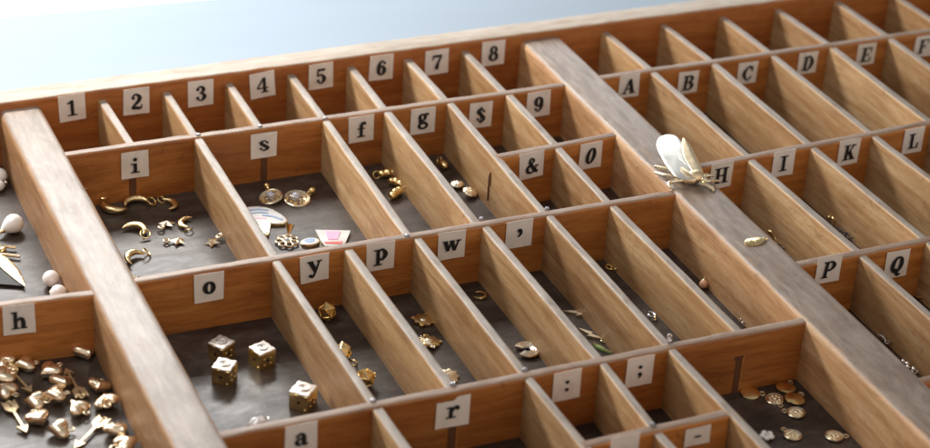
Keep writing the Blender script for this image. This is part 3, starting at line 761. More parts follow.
# enamel comet / bird plate
z1 = FZ + 1.6 * mm
o_px = reg(230, 170, 5.6, [(70, 215), (95, 203), (150, 199), (205, 206), (240, 218), (290, 245), (322, 272), (325, 290), (300, 300), (262, 302), (228, 300), (222, 330), (216, 362), (203, 362), (185, 345), (150, 300), (95, 265)])
M = Matrix.Translation(at(268, 219, FZ)); o = ccw(px_out(M, o_px, z1)); t = single('enamel_plane_charm', 'white and pale blue enamel rocket shaped charm with gold edge', 'enamel charm', M)
MB().plate(o, .2 * mm, 1.5 * mm, .15 * mm).build('gold_back', GOLD, t)
MB().plate(shrink(o, .93), 1.2 * mm, 1.75 * mm, .1 * mm).build('white_enamel', WHITE, t)
for q in ([(180, 252), (235, 256), (296, 277), (288, 283), (236, 264), (182, 258)], [(105, 226), (160, 220), (215, 226), (214, 230), (160, 225), (107, 231)], [(112, 243), (165, 237), (215, 243), (214, 246), (165, 241), (114, 247)]):
    MB().plate(ccw(px_out(M, reg(230, 170, 5.6, q), z1)), 1.6 * mm, 2.05 * mm).build('blue_stripe', BLUE, t)
MB().plate(ccw(px_out(M, reg(230, 170, 5.6, [(140, 268), (205, 270), (204, 275), (145, 274)]), z1)), 1.6 * mm, 1.87 * mm).build('pink_stripe', PINK, t)
# pink cup plate
M = Matrix.Translation(at(333, 238, FZ)); o_px = reg(230, 170, 5.6, [(478, 335), (676, 340), (648, 405), (630, 425), (535, 425), (512, 400)])
o = ccw(px_out(M, o_px, z1)); t = single('enamel_cup_charm', 'white enamel charm with a pink stripe behind the front rail', 'enamel charm', M)
MB().plate(shrink(o, .97), .2 * mm, 1.3 * mm, .15 * mm).build('gold_back', GOLD, t)
MB().plate(o, 1.1 * mm, 1.75 * mm, .1 * mm).build('white_enamel', WHITE, t)
MB().plate(ccw(px_out(M, reg(230, 170, 5.6, [(535, 345), (620, 347), (602, 392), (548, 392)]), z1)), 1.6 * mm, 2.05 * mm).build('pink_stripe', PINK, t)
MB().plate(ccw(px_out(M, reg(230, 170, 5.6, [(525, 405), (632, 403), (625, 416), (535, 416)]), z1)), 1.6 * mm, 2.05 * mm).build('red_stripe', RED, t)
# oval eye plate
M = Matrix.Translation(at(310, 244, FZ)); t = single('enamel_eye_charm', 'small oval white and blue enamel charm between gold filigree and pink cup', 'enamel charm', M)
c = M.translation
def ell(rx, ry, n=24, cx=0, cy=0): return [(cx + rx * math.cos(2 * PI * i / n), cy + ry * math.sin(2 * PI * i / n)) for i in range(n)]
MB().plate(ell(4.6 * mm, 3.4 * mm), .2 * mm, 1.4 * mm, .15 * mm).build('gold_back', GOLD, t)
MB().plate(ell(4.2 * mm, 3.0 * mm), 1.1 * mm, 1.6 * mm, .1 * mm).build('white_enamel', WHITE, t)
MB().plate(ell(2.6 * mm, 1.7 * mm, cy=.6 * mm), 1.5 * mm, 1.75 * mm).build('blue_iris', BLUE, t)
# filigree flower with bail
M = M_at((287, 243), (291, 228), s=1.25); t = single('filigree_charm', 'openwork gold flower charm with a cone bail near the front rail', 'filigree charm', M)
mb = MB()
for k in range(7):
    a = 2 * PI * k / 7; mb.ring((2.9 * mm * math.cos(a), 2.9 * mm * math.sin(a), 1 * mm), 1.35 * mm, .42 * mm, (0.1 * math.cos(a), .1 * math.sin(a), 1), 14)
mb.ring((0, 0, 1.1 * mm), 1.4 * mm, .45 * mm); mb.build('petals', PALEG, t)
MB().ball((0, 0, 1.3 * mm), .9 * mm).build('centre', CRYST, t)
MB().lathe([(.5 * mm, 0), (.7 * mm, .6 * mm), (1.7 * mm, 3.0 * mm), (1.9 * mm, 3.4 * mm), (1.2 * mm, 3.5 * mm)], 16, Matrix.Translation((5 * mm, 0, 1.2 * mm)) @ Matrix.Rotation(.7, 4, 'Y')).build('bail', GOLD, t)

# f compartment: skull beads
def f_skull(r):
    mb = MB()
    for i, (x, y, q) in enumerate([(-2.4, 0, 1.7), (-.2, .2, 2.0), (2.2, 0, 1.8)]):
        mb.ball((x * mm, y * mm, q * mm), q * mm, q * mm * .95, q * mm * .9, fn=lambda d: 1 + .07 * math.sin(9 * d.x + 4 * d.z) * math.cos(8 * d.y))
    mb.build('beads', GOLD, r)
    mb = MB()
    for x in (-1.3, 1.0): mb.ring((x * mm, 0, 1.8 * mm), 1.5 * mm, .35 * mm, (1, 0, 0), 14)
    mb.build('collars', GOLD, r)
    MB().ring((4.5 * mm, 0, 1.6 * mm), 1.4 * mm, .32 * mm, (0, 1, .5)).build('ring', GOLD, r)
SK = Kind('bead_link', 'gold beads', 'knobbly gold bead links in the small letter f compartment', f_skull)
SK.put('knobbly gold bead link furthest back beside the f compartment wall', M_at((387, 177), (380, 178), lift=0, s=1.25))
SK.put('knobbly gold bead link lying across the middle of the small f pile', M_at((396, 186), (404, 189), lift=.2 * mm, s=1.1))
SK.put('knobbly gold bead link with round ring nearest the viewer in f', M_at((396, 197), (404, 192), lift=.2 * mm, s=1.25))
# g compartment
M = M_at((443, 168), (436, 160), s=1.1); t = single('oval_bead_charm', 'oval gold bead with a loose ring, furthest back under letter g', 'bead charm', M)
MB().ball((0, 0, 2 * mm), 3.4 * mm, 1.9 * mm, 1.9 * mm).build('bead', GOLD, t); MB().ring((4.6 * mm, 0, 1.8 * mm), 1.7 * mm, .35 * mm, (0, 1, .3)).build('ring', GOLD, t)
def f_shell(r):
    MB().ball((0, 0, 1.4 * mm), 3.3 * mm, 3.0 * mm, 1.3 * mm, 28, 14, fn=lambda d: 1 + .06 * math.cos(9 * math.atan2(d.y, d.x))).build('shell_body', PALEG, r)
    MB().ring((0, 0, 1.7 * mm), 2.4 * mm, .35 * mm).build('rim', GOLD, r)
SHELL = Kind('domed_charm', 'domed charm', 'domed gold charms under letter g', f_shell)
SHELL.put('small pale domed charm half hidden by the divider under letter g', M_at((457, 187), ang=.3, s=1.1))
SHELL.put('bright yellow gold domed charm in the middle of the g compartment', M_at((469, 195), ang=1, tilt=(14, 0), lift=.6 * mm, s=1.25))

# d20 beads
def ico(R):
    p = (1 + 5 ** .5) / 2; V = [(-1, p, 0), (1, p, 0), (-1, -p, 0), (1, -p, 0), (0, -1, p), (0, 1, p), (0, -1, -p), (0, 1, -p), (p, 0, -1), (p, 0, 1), (-p, 0, -1), (-p, 0, 1)]
    Fc = [(0, 11, 5), (0, 5, 1), (0, 1, 7), (0, 7, 10), (0, 10, 11), (1, 5, 9), (5, 11, 4), (11, 10, 2), (10, 7, 6), (7, 1, 8), (3, 9, 4), (3, 4, 2), (3, 2, 6), (3, 6, 8), (3, 8, 9), (4, 9, 5), (2, 4, 11), (6, 2, 10), (8, 6, 7), (9, 8, 1)]
    return [Vector(v).normalized() * R for v in V], Fc
def f_d20(r):
    V, Fc = ico(4.7 * mm); mb = MB(); 
    for f in Fc:
        a, b, c = [V[i] for i in f]; g = (a + b + c) / 3
        q = [g + (v - g) * .86 for v in (a, b, c)]; q2 = [v * .985 for v in (a, b, c)]
        dn = g.normalized() * -.35 * mm; q3 = [g + (v - g) * .62 + dn for v in (a, b, c)]
        q4 = [g + (v - g) * .72 for v in (a, b, c)]
        mb.add(q2 + q + q4 + q3, [(0, 1, 4, 3), (1, 2, 5, 4), (2, 0, 3, 5), (3, 4, 7, 6), (4, 5, 8, 7), (5, 3, 6, 8), (6, 7, 10, 9), (7, 8, 11, 10), (8, 6, 9, 11), (9, 10, 11)])
    mb.build('faceted_body', GOLD, r, smooth=False)
    MB().ring((0, 0, 0), 1.0 * mm, .3 * mm, (1, 0, 0), M=Matrix.Translation((4.3 * mm, 0, 0))).build('hole_rim', GOLD, r)
D20 = Kind('faceted_bead', 'faceted bead', 'many sided gold beads in the small letter y compartment', f_d20)
D20.put('many sided gold bead alone at the back under letter y', M_at((327, 311.5), ang=.7, lift=4 * mm, tilt=(20, 10)))
D20.put('many sided gold bead half hidden behind the divider, middle of the three', M_at((343, 351), ang=1.6, lift=3.6 * mm, tilt=(40, 30), s=.92))
D20.put('many sided gold bead with a bright top, nearest the viewer', M_at((365.5, 378), ang=.1, lift=4 * mm, tilt=(35, -10)))
M = M_at((354, 366), ang=.3); t = single('jump_ring', 'tiny gold jump ring between two faceted beads', 'ring', M)
MB().ring((0, 0, 1.6 * mm), 1.6 * mm, .4 * mm, (1, .3, .2)).build('loop', GOLD, t)

# dice
def f_die(r):
    R = 4.05 * mm; b = .35 * mm; mb = MB()
    o = [(-R, -R), (R, -R), (R, R), (-R, R)]
    mb.plate(o, .1 * mm, 2 * R - .5 * mm, .25 * mm)
    mb.build('cube_body', GOLD, r, angle=30)
    tp = MB(); oo = []
    for i in range(4):
        (x0, y0), (x1, y1) = o[i], o[(i + 1) % 4]
        for k in range(8):
            u = k / 8; n = (.22 * mm * math.sin(u * 4 * PI) )
            oo.append((x0 + (x1 - x0) * u + n * (y1 - y0) / (2 * R), y0 + (y1 - y0) * u - n * (x1 - x0) / (2 * R)))
    tp.plate(oo, 2 * R - .5 * mm, 2 * R + .25 * mm, .2 * mm); tp.build('top_plate', SATIN, r)
    e = MB(); e.ring((0, 0, 2 * R + .3 * mm), 2.2 * mm, .38 * mm, n=28).ring((0, 0, 2 * R + .3 * mm), 1.0 * mm, .3 * mm, n=20); e.build('eye_rings', SILV, r)
    h = MB()
    for a in range(4):
        Mx = Matrix.Rotation(PI / 2 * a, 4, 'Z')
        h.lathe([(.75 * mm, -.02 * mm), (.75 * mm, .06 * mm), (.2 * mm, .061 * mm)], 14, Mx @ Matrix.Translation((R, 0, R)) @ Matrix.Rotation(PI / 2, 4, 'Y'))
    h.build('hole', BLACK, r)
    s = MB()
    for a in (0, 1, 2, 3):
        Mx = Matrix.Rotation(PI / 2 * a, 4, 'Z')
        for (y, z) in (((-1.6, 2.2), (1.6, 2.2), (-1.6, 5.0), (1.6, 5.0)) if a % 2 else ((2.9, 1.4),)):
            s.ball((R, y * mm, z * mm), .42 * mm, nu=8, nv=6, M=Mx)
    s.build('studs', GOLD, r)
DIE = Kind('cube_bead', 'cube bead', 'gold cube beads in the small letter o compartment', f_die)
DIE.put('gold cube bead furthest back on the left, behind another cube', M_at((221.5, 358), ang=.55))
DIE.put('gold cube bead in front of the back left cube', M_at((224.5, 380.5), ang=.85))
DIE.put('gold cube bead standing alone right of the pair of cubes', M_at((262, 364), ang=.3))
DIE.put('gold cube bead nearest the viewer by the front rail', M_at((303, 406), ang=.75, s=1.06))
M = M_at((257, 427), ang=.4); t = single('white_shell_charm', 'white charm peeping over the rail behind the letter a', 'white charm', M)
MB().ball((0, 0, 2 * mm), 4.2 * mm, 3 * mm, 2.2 * mm, fn=lambda d: 1 + .1 * math.sin(5 * math.atan2(d.y, d.x))).build('shell', WHITE, t); MB().ring((4.6 * mm, 0, 2 * mm), 1.2 * mm, .35 * mm).build('ring', SILV, t)

# p compartment: cog shaped medallions
def f_cog(r):
    o = []
    for i in range(48):
        a = 2 * PI * i / 48; R = 5.0 * mm + .5 * mm * (math.cos(8 * a)); o.append((R * math.cos(a), R * math.sin(a)))
    MB().plate(o, .1 * mm, 1.3 * mm, .25 * mm).build('cog_body', GOLDH, r)
    mb = MB()
    for k in range(4):
        a = PI / 4 + k * PI / 2; mb.ring((5.2 * mm * math.cos(a), 5.2 * mm * math.sin(a), .8 * mm), .9 * mm, .35 * mm)
    mb.build('corner_loops', GOLD, r)
    mb = MB(); mb.ball((0, 0, 1.2 * mm), 2.2 * mm, 2.2 * mm, .8 * mm); mb.build('dome', PALEG, r)
COG = Kind('cog_charm', 'connector charm', 'flat scalloped connector charms under letter p', f_cog)
COG.put('flat coppery scalloped charm at the back of the p compartment', M_at((423.5, 321), ang=.2, tilt=(0, 4), s=.9, lift=.3 * mm))
c2 = COG.put('flat pale scalloped charm in front of the coppery one', M_at((429, 342.5), ang=.7, tilt=(6, 8), s=.9, lift=.8 * mm))
M = M_at((428, 342), (437, 349), lift=2.4 * mm); t = single('gold_pin', 'thin metal pin lying across the pale scalloped charm', 'pin', M)
MB().tube([(-5 * mm, 0, 0), (5 * mm, 0, -.4 * mm)], .35 * mm, 8).build('shank', SILV, t); MB().ball((-5 * mm, 0, 0), .7 * mm).build('head', SILV, t)
M = M_at((448.5, 378), (453, 386)); t = single('scalloped_charm', 'pale scalloped metal charm half hidden by the divider near the front rail', 'metal charm', M)
MB().plate([((4.2 + .5 * math.cos(9 * a)) * mm * math.cos(a), (4.2 + .5 * math.cos(9 * a)) * mm * math.sin(a)) for a in [2 * PI * i / 54 for i in range(54)]], .1 * mm, 1.3 * mm, .25 * mm, Matrix.Rotation(.2, 4, 'Y')).build('body', PALEG, t)
MB().ring((4.9 * mm, 0, .9 * mm), 1.1 * mm, .35 * mm).build('ring', SILV, t)

# w compartment
M = M_at((479, 296.5), ang=2.6); t = single('thin_moon_charm', 'thin gold open ring lying at the back of the w compartment', 'moon charm', M)
MB().tube([(2.8 * mm * math.cos(a), 2.8 * mm * math.sin(a), .8 * mm) for a in [math.radians(25 + 290 * i / 20) for i in range(21)]], [.15 * mm + .6 * mm * math.sin(PI * i / 20) for i in range(21)], 8).build('crescent', GOLD, t)
M = M_at((527, 352), (511, 354), tilt=(0, 0)); t = single('rainbow_charm', 'silvery ribbed rainbow shaped charm with a gold bead near the rail', 'rainbow charm', M)
for k, R in enumerate((4.9, 3.9, 2.9, 1.9)):
    MB().tube([(R * mm * math.cos(a), R * mm * math.sin(a) * 1.1, 1.3 * mm) for a in [math.radians(30 + 300 * i / 22) for i in range(23)]], .62 * mm, 8).build('arc', SILV if k % 2 else PALEG, t)
MB().ball((-6.2 * mm, 0, 1.4 * mm), 1.2 * mm).build('bead', GOLD, t)
# lightning bolts
def f_bolt(r):
    o = [(-7, .1), (.6, 2.2), (-.2, .6), (7, 1.3), (-.4, -2.2), (.4, -.6)]
    MB().plate(ccw([(x * mm, y * mm) for x, y in o]), .1 * mm, 1.2 * mm, .15 * mm).build('bolt_body', PALEG, r)
    MB().ring((7 * mm, .6 * mm, .6 * mm), 1 * mm, .3 * mm).build('ring', PALEG, r)
BOLT = Kind('lightning_charm', 'lightning charm', 'lightning bolt charms under the comma', f_bolt)
BOLT.put('gold lightning bolt lying straight across, further back of the two', M_at((577, 315), (590, 317)))
BOLT.put('gold lightning bolt lying aslant in front of the other', M_at((590, 336), (602, 342)))
BOLT.first
M = M_at((602, 350), (610, 354)); t = single('green_leaf_charm', 'slim green enamel charm just behind the colon rail', 'leaf charm', M)
MB().plate(ccw([(-5 * mm, 0), (-2 * mm, -.9 * mm), (5 * mm, 0), (-2 * mm, .9 * mm)]), .1 * mm, 1.2 * mm, .15 * mm).build('leaf', GREEN, t)
MB().tube([(-5 * mm, 0, 1.2 * mm), (5 * mm, 0, 1.2 * mm)], .25 * mm, 6).build('vein', GOLD, t)
# small items in the next cells
M = M_at((612, 270), (620, 272)); t = single('knot_charm', 'small twisted gold knot charm deep in the first unlabelled slim compartment', 'knot charm', M)
mb = MB(); mb.ring((-1.6 * mm, 0, 1.2 * mm), 1.7 * mm, .45 * mm, (.3, 0, 1)); mb.ring((1.2 * mm, .3 * mm, 1.3 * mm), 1.7 * mm, .45 * mm, (-.4, .2, 1)); mb.build('loops', GOLD, t)
MB().ball((4.2 * mm, 0, 1.2 * mm), .8 * mm).build('bead', GOLD, t)
M = M_at((651, 317), (655, 321)); t = single('clasp', 'small pale metal clasp beside a divider above the semicolon', 'clasp', M)
mb = MB(); mb.tube([(-2.5 * mm, 0, 1.2 * mm), (-1 * mm, 1.4 * mm, 1.3 * mm), (1.4 * mm, 1.2 * mm, 1.3 * mm), (2.4 * mm, 0, 1.2 * mm), (1.2 * mm, -1.3 * mm, 1.2 * mm), (-.6 * mm, -1.1 * mm, 1.1 * mm)], [.6 * mm] * 6, 8); mb.build('hook', SILV, t); MB().ring((3.4 * mm, 0, 1.2 * mm), 1 * mm, .3 * mm, (0, 1, .3)).build('ring', GOLD, t)
M = M_at((703, 288), (703, 280)); t = single('bead_pendant', 'single peach bead with a gold pin by the thick bar', 'bead pendant', M)
MB().ball((0, 0, 2.1 * mm), 2.1 * mm).build('bead', PEACH, t); MB().lathe([(1.1 * mm, 0), (.9 * mm, .5 * mm), (.3 * mm, .8 * mm), (.25 * mm, 2 * mm)], 12, Matrix.Translation((1.0 * mm, 0, 3.6 * mm)) @ Matrix.Rotation(.5, 4, 'Y')).build('cap', PALEG, t)
M = M_at((745, 324), ang=.4); t = single('cross_charm', 'tiny shiny four armed charm in the corner by the thick bar', 'cross charm', M)
mb = MB(); 
for a in (0, PI / 2): mb.tube([(-2.6 * mm * math.cos(a), -2.6 * mm * math.sin(a), 1.4 * mm), (0, 0, 1.7 * mm), (2.6 * mm * math.cos(a), 2.6 * mm * math.sin(a), 1.4 * mm)], [.4 * mm, .9 * mm, .4 * mm], 8)
mb.build('arms', SILV, t)
MB().ball((0, 0, 2 * mm), .9 * mm).build('stone', CRYST, t)
# small ring charm on rail by the semicolon
M = Matrix.Translation(W(669, 342) + Vector((0, 0, .0004))); t = single('ring_charm', 'tiny silver figure eight link resting on the rail above the semicolon label', 'link', M)
mb = MB(); mb.ring((0, 0, 2.6 * mm), .9 * mm, .3 * mm, (.3, 1, .1)); mb.ring((0, 0, .9 * mm), .9 * mm, .3 * mm, (.3, 1, .1)); mb.build('loops', SILV, t)

# quad compartment: coins
def coin_prof(R): return [(.2 * mm, 0), (R - .4 * mm, 0), (R, .25 * mm), (R, .8 * mm), (R - .25 * mm, 1.0 * mm), (R - .6 * mm, .85 * mm), (.2 * mm, .85 * mm)]
def f_coinA(r):
    MB().lathe([(.2 * mm, 0), (3.6 * mm, 0), (4.0 * mm, .25 * mm), (4.0 * mm, .7 * mm), (3.6 * mm, .95 * mm), (.2 * mm, 1.15 * mm)], 32).build('disc', GOLD, r)
    MB().ring((4.9 * mm, 0, .5 * mm), 1.1 * mm, .33 * mm).build('ring', PALEG, r)
def f_coinB(r):
    MB().lathe(coin_prof(3.9 * mm), 32).build('disc', PALEG, r)
    mb = MB()
    for k in range(8):
        a = k * .8; mb.ball((2.0 * mm * math.cos(a), 2.0 * mm * math.sin(a), .9 * mm), 1.0 * mm, .6 * mm, .45 * mm, 10, 6)
    mb.ball((0, 0, 1 * mm), 1.0 * mm, 1.0 * mm, .6 * mm, 10, 6); mb.build('relief', PALEG, r)
    MB().ring((4.9 * mm, 0, .5 * mm), 1.1 * mm, .35 * mm).build('ring', PALEG, r)
CA = Kind('plain_coin_charm', 'coin charm', 'plain backed round gold charms in the big front compartment', f_coinA)
CB = Kind('relief_coin_charm', 'coin charm', 'patterned round gold charms in the big front compartment', f_coinB)
CA.put('plain round gold disc nearest the dark slot with ring to the right', M_at((750, 394), (760, 394.5), tilt=(4, 0), s=1.05, lift=.2 * mm))
CA.put('plain round gold disc furthest back in the corner', M_at((785.5, 388.5), (791, 381.5), tilt=(0, 3), s=1.05, lift=.2 * mm))
CA.put('plain round gold disc overlapping a patterned one', M_at((794.5, 399.5), (801.5, 394), tilt=(7, 5), s=1.08, lift=1.0 * mm))
CB.put('patterned round gold disc tucked left of the plain overlapping disc', M_at((774.5, 400), (781, 407), tilt=(4, 0)))
CB.put('patterned round gold disc in the middle with ring toward upper left', M_at((796, 413.5), (784, 411), tilt=(0, 4), lift=.4 * mm))
CB.put('patterned round gold disc near the bottom with ring at upper left', M_at((792.5, 436), (784, 430.5), tilt=(3, 0), lift=.2 * mm))
CB.put('patterned round gold disc alone at the right with ring to the right', M_at((834, 437), (846, 437), tilt=(-3, 0), lift=.2 * mm))
M = M_at((766.5, 438), ang=.4); t = single('flower_charm', 'small whitish five petal flower charm beside the front divider', 'flower charm', M)
mb = MB()
for k in range(5):
    a = 2 * PI * k / 5; mb.ball((1.9 * mm * math.cos(a), 1.9 * mm * math.sin(a), 1.4 * mm), 1.35 * mm, 1.35 * mm, 1.0 * mm, 12, 8)
mb.build('petals', PEARL, t); MB().ball((0, 0, 2.0 * mm), .9 * mm).build('centre', SILV, t)

# left compartment: pearls etc.
def f_pearl(r): 
    MB().ball((0, 0, 0), 4.0 * mm, nu=28, nv=18).build('pearl', PEARL, r)
    MB().ring((4.0 * mm, 0, 0), .6 * mm, .2 * mm, (1, 0, 0)).build('hole_rim', GOLD, r)
PE = Kind('pearl_bead', 'pearl', 'round white pearls in the left compartment', f_pearl)
PE.put('round white pearl near the foot of the wide bar, the rear of two', M_at((51, 278.5), ang=2.2, lift=4 * mm, s=.95))
PE.put('round white pearl half hidden behind the rail above letter h', M_at((58.5, 293), ang=2.6, lift=4 * mm, s=.95))
PE.put('round white pearl cut by the left picture edge furthest back', M_at((-1, 176), ang=2.9, lift=4 * mm, s=1.0))
M = M_at((2, 190), ang=.4); t = single('crystal_bead', 'small silvery clear bead with a pin in front of the cut off pearl', 'bead', M)
MB().ball((-1.5 * mm, 0, 3 * mm), 2.7 * mm).build('bead', PEARL, t); MB().ball((2.5 * mm, 0, 3.2 * mm), .9 * mm).build('pin_head', SILV, t); MB().ball((1.7 * mm, .2 * mm, 1.6 * mm), .8 * mm).build('pin_knot', SILV, t)
M = M_at((14, 232), (1, 237), s=1.08); t = single('drop_pearl_charm', 'tear shaped white pearl with a gold cap pointing to lower left', 'pearl charm', M)
MB().lathe([(.2 * mm, -4.3 * mm), (1.8 * mm, -3.9 * mm), (3.3 * mm, -2.8 * mm), (4.2 * mm, -.8 * mm), (4.1 * mm, 1.0 * mm), (3.2 * mm, 3.0 * mm), (1.9 * mm, 4.8 * mm), (.9 * mm, 6.0 * mm)], 28, Matrix.Translation((0, 0, 4.2 * mm)) @ Matrix.Rotation(math.radians(100), 4, 'Y')).build('pearl', PEARL, t)
MB().lathe([(1.4 * mm, 4.8 * mm), (1.5 * mm, 5.2 * mm), (.8 * mm, 6.8 * mm), (.5 * mm, 8.5 * mm)], 14, Matrix.Translation((0, 0, 4.2 * mm)) @ Matrix.Rotation(math.radians(104), 4, 'Y')).build('cap', GOLD, t)
M = M_at((8, 248), (18, 248)); t = single('gold_twig_charm', 'three pronged gold bar charm between the drop pearl and the black wing', 'twig charm', M)
mb = MB(); mb.tube([at(-6, 250, FZ + 2 * mm) - M.translation, at(3, 243, FZ + 2 * mm) - M.translation, at(16, 247, FZ + 1.6 * mm) - M.translation], [.9 * mm, .9 * mm, .7 * mm], 8)
Mi = M.inverted()
mb = MB(); mb.tube([Mi @ at(-6, 250, FZ + 2 * mm), Mi @ at(4, 246, FZ + 2 * mm), Mi @ at(16, 247.5, FZ + 1.6 * mm)], [.9 * mm, .9 * mm, .7 * mm], 8)
mb.tube([Mi @ at(-5, 254, FZ + 1.6 * mm), Mi @ at(8, 255, FZ + 1.5 * mm), Mi @ at(20, 256.5, FZ + 1.5 * mm)], [.9 * mm, .9 * mm, .7 * mm], 8)
mb.build('prongs', PALEG, t); MB().ball(Mi @ at(3, 250, FZ + 1.5 * mm), 1.6 * mm).build('knot', GOLD, t)
M = Matrix.Translation(at(0, 270, FZ)); t = single('black_wing_charm', 'black enamel wing charm with engraved gold border at the left edge', 'wing charm', M)
zt = FZ + 2 * mm
o = ccw(px_out(M, [(-22, 262), (-4, 258), (2, 261), (8, 266), (16, 274), (22, 282), (24, 285), (14, 284), (0, 283), (-14, 282)], zt)); 
MB().plate(o, .3 * mm, 1.5 * mm, .1 * mm).build('enamel_field', BLACK, t)
mb = MB(); pth = [(-8, 253), (0, 259), (6, 264), (13, 271), (19, 278), (25, 285.5)]
mb.tube([Mi0 for Mi0 in [M.inverted() @ at(a, b, zt) for a, b in pth]], [2.2 * mm, 3.0 * mm, 3.2 * mm, 2.8 * mm, 1.9 * mm, .3 * mm], 12, flat=.3); mb.build('gold_border', GOLDH, t)
# glint in the numeral 1 compartment
M = M_at((84, 151.5), ang=.3); t = single('gold_nugget', 'tiny gold charm hardly visible behind the rail under the numeral 1', 'gold charm', M)
MB().ball((0, 0, 2 * mm), 3.2 * mm, 2.2 * mm, 2 * mm, fn=lambda d: 1 + .1 * math.sin(7 * d.x + 5 * d.y)).build('nugget', GOLD, t); MB().ring((3.6 * mm, 0, 2.5 * mm), 1.1 * mm, .3 * mm, (0, 1, .3)).build('ring', GOLD, t)

# right section bits
def bits(name, lb, cat, c, ring, mat, parts):
    M = M_at(c, ring); t = single(name, lb, cat, M)
    for pn, m, fn in parts:
        mb = MB(); fn(mb); mb.build(pn, m, t)
    return t
bits('round_bead', 'shiny gold bead with a loop in the compartment under letter C', 'bead', (790, 121), (796, 124), GOLD, [('bead', GOLD, lambda m: m.ball((0, 0, 2.2 * mm), 2.2 * mm)), ('loop', GOLD, lambda m: m.ring((2.8 * mm, 0, 2.4 * mm), 1.1 * mm, .35 * mm, (0, 1, .2)))])
bits('chain_end', 'short silvery chain end by the divider under letters C and D', 'chain', (810, 137), (817, 141), SILV, [('links', SILV, lambda m: [m.ring((k * 2.2 * mm - 5 * mm, 0, 1.3 * mm), 1.3 * mm, .35 * mm, (0, k % 2, 1 - k % 2 + .1)) for k in range(5)])])
bits('leaf_charm', 'gold charm with a curl lying under capital H near the bar', 'gold charm', (773, 240), (781, 246), GOLD, [('body', GOLD, lambda m: m.tube([(-4 * mm, 0, 3 * mm), (-2 * mm, 1.2 * mm, 2.5 * mm), (1 * mm, .6 * mm, 1.5 * mm), (3 * mm, -.6 * mm, 1.2 * mm)], [.8 * mm, 1.5 * mm, 1.2 * mm, .6 * mm], 10)), ('ring', GOLD, lambda m: m.ring((4.2 * mm, -.6 * mm, 1.3 * mm), 1.2 * mm, .35 * mm))])
bits('chain_tangle', 'dark little chain heap in the front corner under capital H', 'chain', (786, 250), (794, 256), STEEL, [('links', STEEL, lambda m: [m.ring((k * 2.1 * mm - 5 * mm, .5 * mm * math.sin(k * 2), 1.3 * mm), 1.25 * mm, .35 * mm, (0, k % 2, 1 - k % 2 + .1)) for k in range(6)])])
bits('hoop_charm', 'gold hoop charm with a knob under capital I', 'gold charm', (832, 224), (840, 229), GOLD, [('hoop', GOLD, lambda m: m.ring((0, 0, 2.2 * mm), 2.0 * mm, .55 * mm, (.2, 1, .4))), ('knob', GOLD, lambda m: m.ball((-2.4 * mm, 0, 2.6 * mm), 1.3 * mm))])
bits('chain_heap', 'dark little chain heap in the front corner under capital I', 'chain', (846, 237), (856, 243), STEEL, [('links', STEEL, lambda m: [m.ring((k * 2.1 * mm - 6 * mm, .4 * mm * math.cos(k * 2), 1.3 * mm), 1.25 * mm, .35 * mm, (0, k % 2, 1 - k % 2 + .1)) for k in range(7)])])
bits('silver_link', 'small silver link between the wide bar and capital P wall', 'link', (881, 343), (890, 350), SILV, [('bars', SILV, lambda m: m.tube([(-3 * mm, 0, 2.6 * mm), (0, .5 * mm, 2.9 * mm), (3 * mm, 0, 2.6 * mm)], [.6 * mm, .9 * mm, .5 * mm], 8)), ('ring', SILV, lambda m: m.ring((3.6 * mm, 0, 2.6 * mm), 1.1 * mm, .35 * mm))])
bits('silver_flower', 'silver blossom shaped charms row in the front of the P compartment', 'silver charm', (907, 370), (915, 377), SILV, [('petals', SILV, lambda m: [m.ball(((k - 1.5) * 2.2 * mm, .8 * mm * math.sin(k * 2.4), 2.4 * mm), 1.2 * mm, nu=10, nv=8) for k in range(4)]), ('ring', SILV, lambda m: m.ring((5 * mm, 0, 2.4 * mm), 1.2 * mm, .35 * mm))])
bits('gold_sprig', 'little gold sprig at the right picture edge below capital Q', 'gold charm', (924, 303), (931, 306), GOLD, [('stem', GOLD, lambda m: m.tube([(-4 * mm, 0, 1.5 * mm), (0, .8 * mm, 2.2 * mm), (4 * mm, 0, 1.6 * mm)], [.5 * mm, .9 * mm, .4 * mm], 8)), ('berries', GOLD, lambda m: [m.ball(((k - 1) * 2.2 * mm, 1.6 * mm, 2.2 * mm), 1 * mm, nu=10, nv=8) for k in range(3)])])

# oval tag on the wide bar
M = M_at((754.5, 242), (765, 239.5), z=TOP + .0009); t = single('oval_tag', 'thin oval gold tag lying on the wide bar left of capital P', 'oval tag', M)
o = ell(5.2 * mm, 3.1 * mm, 32)
mb = MB(); mb.plate(o, .05 * mm, .7 * mm, .15 * mm); mb.build('tag_plate', GOLD, t)
mb = MB(); mb.ring((5.8 * mm, 0, .5 * mm), .9 * mm, .3 * mm); mb.build('loop', GOLD, t)
mb = MB()
for k in range(5): mb.ball(((k - 2) * 1.5 * mm, .9 * mm * math.sin(k * 2.2), .7 * mm), .65 * mm, .35 * mm, .25 * mm, 8, 6)
mb.build('engraving', GOLDH, t)

